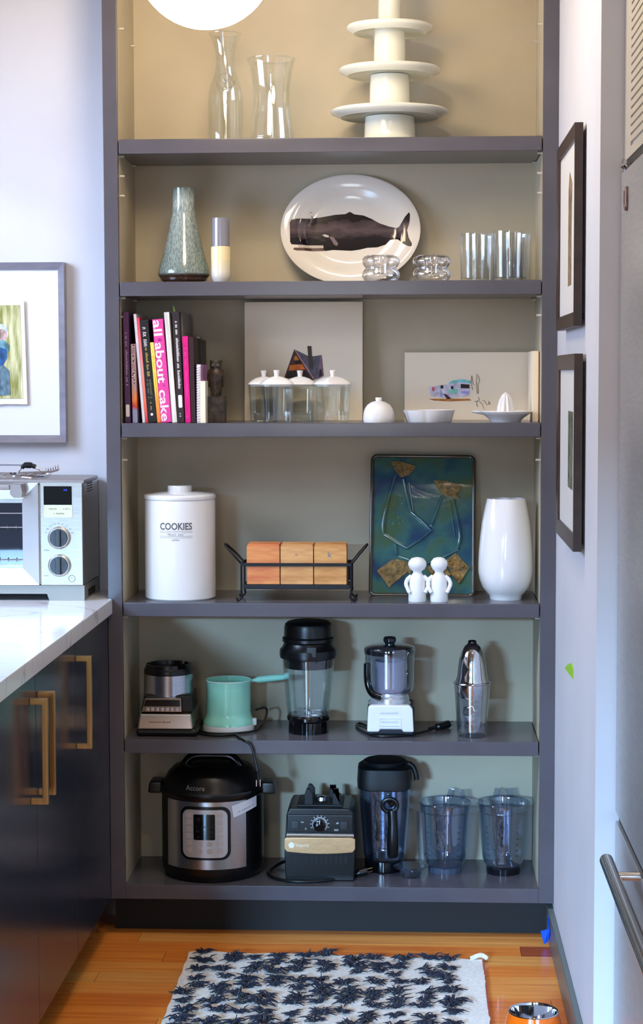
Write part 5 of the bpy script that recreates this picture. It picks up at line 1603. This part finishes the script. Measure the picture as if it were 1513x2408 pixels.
for i in range(12):
    box(b, X(684) + .0128 * i, X(684) + .0128 * i + .0075, -dp + .0032, -dp + .006, f.z(2030), f.z(2012))
put('vent_grille', b, M('black_vent', (4, 4, 5), .6), t_, 0)['kind'] = 'stuff'
b = nb(); lathe(b, [(0, 0), (.017, 0), (.016, .012), (.013, .014), (0, .014)], 32); dl = put('dial', b, BLACKG, pn, 35, (X(752.5), -dp - .001, f.z(1939)), (math.pi / 2, 0, 0))
b = nb(); box(b, -.0008, .0008, .004, .015, .0142, .0148); put('pointer', b, M('white_mark', (220, 220, 220), .5), dl, 0)
b = nb(); t = bmesh.new(); vv = []
for i in range(25):
    a = math.radians(215 - 260 * i / 24); w_ = .0010 + .0022 * i / 24
    vv.append([t.verts.new((X(752.5) + r_ * math.cos(a), -dp - .0016, f.z(1939) + r_ * math.sin(a))) for r_ in (.0195 - w_, .0195 + w_ * .3)])
for A, B in zip(vv, vv[1:]):
    t.faces.new((A[0], A[1], B[1], B[0]))
merge(b, t); put('dial_scale', b, M('silver_ink'), pn, 0)
for i in range(10):
    a = math.radians(210 - 24 * i - 10); r0_, r1_ = .0215, .0255
    b = nb(); t = bmesh.new(); d_ = Vector((math.cos(a), math.sin(a))); n_ = Vector((-d_.y, d_.x)) * .0007; c_ = Vector((X(752.5), f.z(1939)))
    t.faces.new([t.verts.new((q.x, -dp - .0016, q.y)) for q in (c_ + d_ * r0_ - n_, c_ + d_ * r1_ - n_, c_ + d_ * r1_ + n_, c_ + d_ * r0_ + n_)]); merge(b, t); put('dial_tick', b, M('white_mark'), pn, 0)
for sx_ in (695, 809):
    b = nb(); box(b, X(sx_ - 8.5), X(sx_ + 8.5), -dp - .004, -dp, f.z(1950), f.z(1932), .0015); put('switch', b, M('switch_grey', (44, 46, 50), .3), pn, 30)
for i, (x_, y_) in enumerate(((714, 1933), (717, 1949), (793, 1935), (792, 1951))):
    tb = scribble(.011, .0028, 7, .0008, 30 + i); warp(tb, lambda v: (v.x + X(x_), -dp - .0016, v.z + f.z(y_))); put('panel_lettering', tb, M('white_mark'), pn, 0)
zd = f.z(1904)
X = lambda px: cen.x(px, 1900) + cen.o.x - f.o.x
b = nb(); box(b, X(702), X(809), -.058, .058, zd, zd + .007, .003); pd = put('centring_pad', b, M('rubber_black', (20, 22, 24), .55), t_, 35)
for i, (xa, xb, yt, yy) in enumerate(((719, 739, 1846, -.046), (785, 803, 1847, -.046), (744, 766, 1846, .040), (808, 830, 1849, .036))):
    hp = cen.z(yt) - zd if yy < 0 else cen.z(yt) - zd - .006
    b = nb(); xm = (X(xa) + X(xb)) / 2 if yy < 0 else (-.030 if i == 2 else .032)
    prism(b, [(xm - .011, zd + .005), (xm + .011, zd + .005), (xm + .0105, zd + hp * .72), (xm + (.002 if i % 2 == 0 else -.006), zd + hp), (xm - (.006 if i % 2 == 0 else -.002), zd + hp), (xm - .0105, zd + hp * .72)], yy - .008, yy + .008, None, .0015); put('retainer_post', b, M('rubber_black'), pd, 35)
b = nb(); lathe(b, solid([(.016, zd + .006), (.014, zd + .016), (.006, zd + .019)]), 24); put('drive_socket', b, STEEL, t_, 40)
zsh = lambda px, py, dz=.005: (lambda q: (q.x - f.o.x, q.y - .135, dz))(on(2, px, py, Z6))
b = nb(); tube(b, spline([(X(690), dp - .01, .02), (X(655), .06, .010), zsh(634, 2052), zsh(634, 2062), zsh(655, 2072), zsh(700, 2078), zsh(760, 2076), zsh(805, 2068), zsh(838, 2062)]), .0042, 10); cd_ = put('power_cord', b, CORD, t_)
p0, p1 = Vector(zsh(834, 2064, .010)), Vector(zsh(862, 2062, .016))
b = nb(); tube(b, [p0, p0 + (p1 - p0) * .3, p0 + (p1 - p0) * .4, p1], [.005, .0085, .0105, .0115], 12); pg = put('plug', b, BLACK, cd_)
d = (p1 - p0).normalized()
for s_ in (-1, 1):
    b = nb(); tube(b, [p1 + Vector((0, -s_ * .003, s_ * .005)), p1 + d * .017 + Vector((0, -s_ * .003, s_ * .005))], .0018, 6); put('prong', b, M('brass_prong', (214, 196, 160), .2, 1.), pg)

# tall blender pitcher
PC = glassmat('blue_grey_clear_plastic', (220, 227, 238), .10, .75, 2.0)
PC2 = glassmat('pale_clear_plastic', (228, 234, 243), .10, .75, 2.0)
f = Fr(905, .185, Z6); k = f.k
t_ = thing('blender_pitcher', 'tall clear blender pitcher with black lid and black handle', 'pitcher', f.o)
rib = lambda a, z: (1 / ((abs(math.cos(a)) ** 3 + abs(math.sin(a)) ** 3) ** (1 / 3))) * (1 - .025 * abs(math.cos(4 * a)) ** 8)
b = nb(); lathe(b, vessel(f.prof([(44, 2018), (49, 2005), (52, 1960), (57, 1900), (60, 1848), (61, 1843)]), .0026, .006), 96, fx=rib); put('jar', b, PC, t_, 30)
pr = f.prof([(44, 2046), (46, 2040), (46, 2018), (42, 2014)]); pr[0] = (pr[0][0], 0)
b = nb(); lathe(b, solid(pr), 64, fx=lambda a, z: 1 + .015 * math.cos(20 * a)); put('collar', b, BLACKG, t_, 30)
b = nb(); lathe(b, solid(f.prof([(58, 1850), (65, 1846), (66, 1830), (64, 1800), (58, 1796)])), 64, fx=lambda a, z: 1 / ((abs(math.cos(a)) ** 4 + abs(math.sin(a)) ** 4) ** .25) * .97); ld = put('lid', b, M('rubber_lid_black', (16, 18, 22), .5), t_, 40)
zq = f.z(1796)
b = nb(); lathe(b, solid([(48 * k, zq), (50 * k, min(zq + .010, zmax - .004)), (44 * k, min(zq + .014, zmax))]), 48); put('lid_plug', b, M('rubber_lid_black'), ld, 40)
b = nb(); tube(b, spline([(55 * k, -.01, zq + .004), (66 * k, -.012, zq - .004), (73 * k, -.014, f.z(1815)), (75 * k, -.014, f.z(1830))], 4), [.007] * 13, 10); put('lid_tab', b, M('rubber_lid_black'), ld, 40)
yh = -60 * k - .012
b = nb(); tube(b, spline([(18 * k, yh, f.z(1890)), (20 * k, yh - .004, f.z(1920)), (20 * k, yh - .006, f.z(1960)), (20 * k, yh, f.z(1996))], 4), [.012, .0125, .0125, .0125, .013, .0135, .0145, .015, .0155, .0155, .015, .0145, .013], 14); hd = put('handle', b, BLACK, t_)
b = nb(); tube(b, [(13 * k + 17 * k * math.cos(i / 20 * 6.2832), yh + .002, f.z(1878) + 15 * k * math.sin(i / 20 * 6.2832)) for i in range(20)], .0062, 10, True); put('handle_loop', b, BLACK, hd)
b = nb(); tube(b, [(18 * k, yh, f.z(1876)), (12 * k, -54 * k, f.z(1872))], .008, 10); put('upper_mount', b, BLACK, hd)
b = nb(); tube(b, [(20 * k, yh + .002, f.z(1992)), (14 * k, -46 * k, f.z(1996))], .009, 10); put('lower_mount', b, BLACK, hd)

# clear lid plug in front
f = Fr(966, .115, Z6); k = f.k
t_ = thing('clear_lid_plug', 'small clear plastic lid plug with wide flange on the bottom shelf', 'lid plug', f.o)
b = nb(); lathe(b, vessel([(22 * k, 0), (24 * k, .004), (26 * k, f.z(2044)), (29 * k, f.z(2041))], .002, .003), 48); put('cup', b, PC2, t_, 35)
b = nb(); lathe(b, solid([(29 * k, f.z(2042)), (37 * k, f.z(2040)), (38.5 * k, f.z(2036)), (36 * k, f.z(2034)), (10 * k, f.z(2034.5))]), 64, fx=lambda a, z: 1 + .05 * math.cos(6 * a)); put('flange', b, PC2, t_, 35)

# two clear measuring pitchers
MK = M('dark_scale_print', (40, 44, 60), .5)


def pitcher(label, cx, Y, rot, base_mt, spoutang):
    f = Fr(cx, Y, Z6); k = f.k
    t_ = thing('measuring_pitcher', label, 'pitcher', f.o, (0, 0, 0), 'clear measuring pitchers on the bottom shelf')
    R_ = Matrix.Rotation(rot, 4, 'Z')
    sq = lambda a, z: 1 - .012 * abs(math.cos(4 * (a - rot))) ** 10
    pr = f.prof([(40, 2034), (46, 2026), (50, 2010), (53, 1975), (56, 1930), (58.5, 1905), (60, 1898), (61, 1890), (62.5, 1885)])
    b = nb(); lathe(b, vessel(pr, .0026, .005), 96, fx=sq); put('jar', b, PC2, t_, 30)
    b = nb(); tube(b, [(62 * k * math.cos(i / 56 * 6.2832), 62 * k * math.sin(i / 56 * 6.2832), f.z(1885)) for i in range(56)], .0022, 8, True); put('rim', b, PC, t_)
    b = nb(); tube(b, [(59 * k * math.cos(i / 56 * 6.2832), 59 * k * math.sin(i / 56 * 6.2832), f.z(1905)) for i in range(56)], .0014, 6, True); put('band', b, PC, t_)
    pr = f.prof([(37, 2062), (38.5, 2058), (39, 2036), (36, 2032)]); pr[0] = (pr[0][0], 0)
    b = nb(); lathe(b, solid(pr), 64, fx=lambda a, z: 1 + .02 * math.cos(14 * a)); put('collar', b, base_mt, t_, 30)
    # hollow grip bar
    b = nb(); hx_, hy_ = math.cos(rot), math.sin(rot)
    rt, rbm = 63 * k, 58 * k
    tb_ = bmesh.new(); sec = rrect(-.013, .013, -.009, .009, .005, 3); ringsv = []
    for z_, r_ in ((f.z(1902), rt), (f.z(1960), rt - .002), (f.z(2016), rbm)):
        ringsv.append([tb_.verts.new((hx_ * (r_ + v) - hy_ * u, hy_ * (r_ + v) + hx_ * u, z_)) for u, v in sec])
    n = len(sec)
    for A, B in zip(ringsv, ringsv[1:]):
        for i in range(n):
            tb_.faces.new((A[i], A[(i + 1) % n], B[(i + 1) % n], B[i]))
    tb_.faces.new(ringsv[0]); tb_.faces.new(ringsv[-1]); bmesh.ops.recalc_face_normals(tb_, faces=tb_.faces); merge(b, tb_); put('handle', b, PC2, t_, 35)
    # two upright lugs of the spout
    for da in (-.28, .28):
        a = spoutang + da
        b = nb(); c_, s_ = math.cos(a), math.sin(a)
        box(b, -.003, .003, -.009, .009, -.004, .022, .0015, mat=Matrix.Translation((62 * k * c_, 62 * k * s_, f.z(1885))) @ Matrix.Rotation(a, 4, 'Z') @ Matrix.Rotation(.25 if da > 0 else -.25, 4, 'X')); put('spout_lug', b, PC, t_, 30)
    # scale: ticks and small lettering on the front
    for col_, a0 in ((0, -1.62), (1, -2.35), (2, -.95)):
        for i in range(6):
            py = 1935 + 13.5 * i
            rr_ = (56 - 6 * (py - 1930) / 80) * k + .0008
            tb = scribble(.008, .0016, 4, .0011, i + col_ * 7)
            warp(tb, lambda v: (rr_ * math.cos(a0 + v.x / rr_), rr_ * math.sin(a0 + v.x / rr_), v.z + f.z(py))); put('scale_mark', tb, MK, t_, 0)
    b = nb(); tube(b, [(57 * k * math.cos(-1.45), 57 * k * math.sin(-1.45), f.z(1925)), (51 * k * math.cos(-1.45), 51 * k * math.sin(-1.45), f.z(2010))], .0009, 5); put('scale_line', b, MK, t_)
    return t_


pitcher('clear plastic measuring pitcher with its grip turned to the black-lidded pitcher', 1047, .175, math.radians(205), M('clear_grey_collar', (70, 76, 92), .2), math.radians(62))
pitcher('clear plastic measuring pitcher with its grip facing the room, by the shelf side', 1184, .165, math.radians(-98), M('black_collar', (14, 15, 20), .25), math.radians(88))

# ------------------------------------------------------------------ floor: rug, bowl
RX0, RX1, RY1, RY0 = .187, .930, -.150, -1.45
rug = thing('tufted_rug', 'cream woven rug with navy yarn tufts in rows', 'rug', ((RX0 + RX1) / 2, (RY0 + RY1) / 2, 0))
RW = M('cream_wool_weave', (236, 230, 222), .95, var=(120, .06), bump=(260, .6, .003), sheen=.3)
b = nb(); t = bmesh.new()
nx, ny = 60, 90
rr = random.Random(2)
gx = [[None] * (ny + 1) for _ in range(nx + 1)]
for i in range(nx + 1):
    for j in range(ny + 1):
        u, v = i / nx, j / ny
        x_ = -(RX1 - RX0) / 2 + (RX1 - RX0) * u; y_ = (RY0 - RY1) / 2 + (RY1 - RY0) * v
        y_ += (-.030 * u if v > .5 else 0) * (v - .5) * 2
        if i in (0, nx): x_ += .0012 * math.sin(j * .9)
        if j == ny: y_ += .002 * math.sin(i * 1.3)
        gx[i][j] = t.verts.new((x_, y_, .008 + rr.uniform(-.0008, .0008) + .0015 * math.sin(i * .4) * math.sin(j * .3)))
for i in range(nx):
    for j in range(ny):
        t.faces.new((gx[i][j], gx[i + 1][j], gx[i + 1][j + 1], gx[i][j + 1]))
ext = bmesh.ops.extrude_face_region(t, geom=t.faces[:])
for v in [e for e in ext['geom'] if isinstance(e, bmesh.types.BMVert)]:
    v.co.z = .0005
bmesh.ops.recalc_face_normals(t, faces=t.faces)
merge(b, t); put('rug_body', b, RW, rug, 60)
b = nb(); tube(b, [((RX1 - RX0) / 2 * sx_, (RY1 - RY0) / 2 - .032 - i * .03, .0075) for sx_ in (1,) for i in range(42)], .0022, 6); put('edge_cord', b, M('red_edge_yarn', (178, 84, 74), .9), rug)
b = nb(); tube(b, spline([((RX1 - RX0) / 2 - .03, (RY1 - RY0) / 2 - .036, .010), ((RX1 - RX0) / 2 - .005, (RY1 - RY0) / 2 - .026, .016), ((RX1 - RX0) / 2 + .012, (RY1 - RY0) / 2 - .030, .008)], 4), [.006] * 8 + [.004], 8); put('corner_tassel', b, RW, rug)
NAVYY = M('navy_yarn', (20, 19, 42), .95, var=(200, .4), sheen=.2)


def tuft_bm(seed):
    r_ = random.Random(seed)
    b = nb()
    n = r_.randint(24, 32)
    lean = r_.uniform(-.5, .5)
    for i in range(n):
        side = 0 if r_.random() < .5 else math.pi
        a = lean + side + r_.gauss(0, .38) if i % 4 else r_.uniform(0, 6.28)
        L = r_.uniform(.014, .034)
        h = r_.uniform(.005, .013)
        x0_, y0_ = r_.uniform(-.009, .009), r_.uniform(-.008, .008)
        tube(b, [(x0_, y0_, 0), (x0_ + .45 * L * math.cos(a), y0_ + .45 * L * math.sin(a), h), (x0_ + L * math.cos(a), y0_ + L * math.sin(a), h * r_.uniform(.25, 1.1))], [.0015, .0018, .0008], 4)
    return b


vari = []
for s_ in range(10):
    me = bpy.data.meshes.new('tuft'); bb = tuft_bm(100 + s_); bb.to_mesh(me); bb.free(); me.materials.append(NAVYY)
    me.polygons.foreach_set('use_smooth', [True] * len(me.polygons)); vari.append(me)
rr = random.Random(4)
nc = 11
cnt = 0
row = 0
y_ = (RY1 - RY0) / 2 - .030
while y_ > (RY0 - RY1) / 2 + .03 and cnt < 290:
    for c_ in range(nc):
        x_ = -(RX1 - RX0) / 2 + .042 + c_ * ((RX1 - RX0) - .125) / (nc - 1)
        o = bpy.data.objects.new('tuft', vari[rr.randrange(10)]); COL.objects.link(o); o.parent = rug
        o.location = (x_ + rr.gauss(0, .008), y_ - .030 * (c_ / nc) * (1 if row < 6 else .5) + rr.gauss(0, .011), .0085)
        o.rotation_euler = (0, 0, rr.uniform(-.6, .6) + (math.pi if rr.random() < .5 else 0)); s_ = rr.uniform(.85, 1.15); o.scale = (s_, s_, s_)
        cnt += 1
    y_ -= .060
    row += 1

bo = thing('pet_bowl', 'glossy orange bowl with polished steel lining on the wood floor', 'bowl', (1.018, -.80, 0))
b = nb(); lathe(b, [(0, 0), (.052, 0), (.059, .005), (.065, .026), (.064, .047), (.060, .068), (.0545, .083), (.0535, .0865), (.0515, .085), (.0515, .010), (0, .010)], 64); put('outer_shell', b, M('orange_gloss', (246, 110, 20), .12, coat=.6), bo, 50)
b = nb(); lathe(b, [(.0535, .0868), (.0545, .0875), (.0535, .0895), (.051, .0890), (.0495, .084), (.0470, .055), (.040, .024), (.02, .016), (0, .0155)], 64); put('steel_lining', b, CHROME, bo, 60)
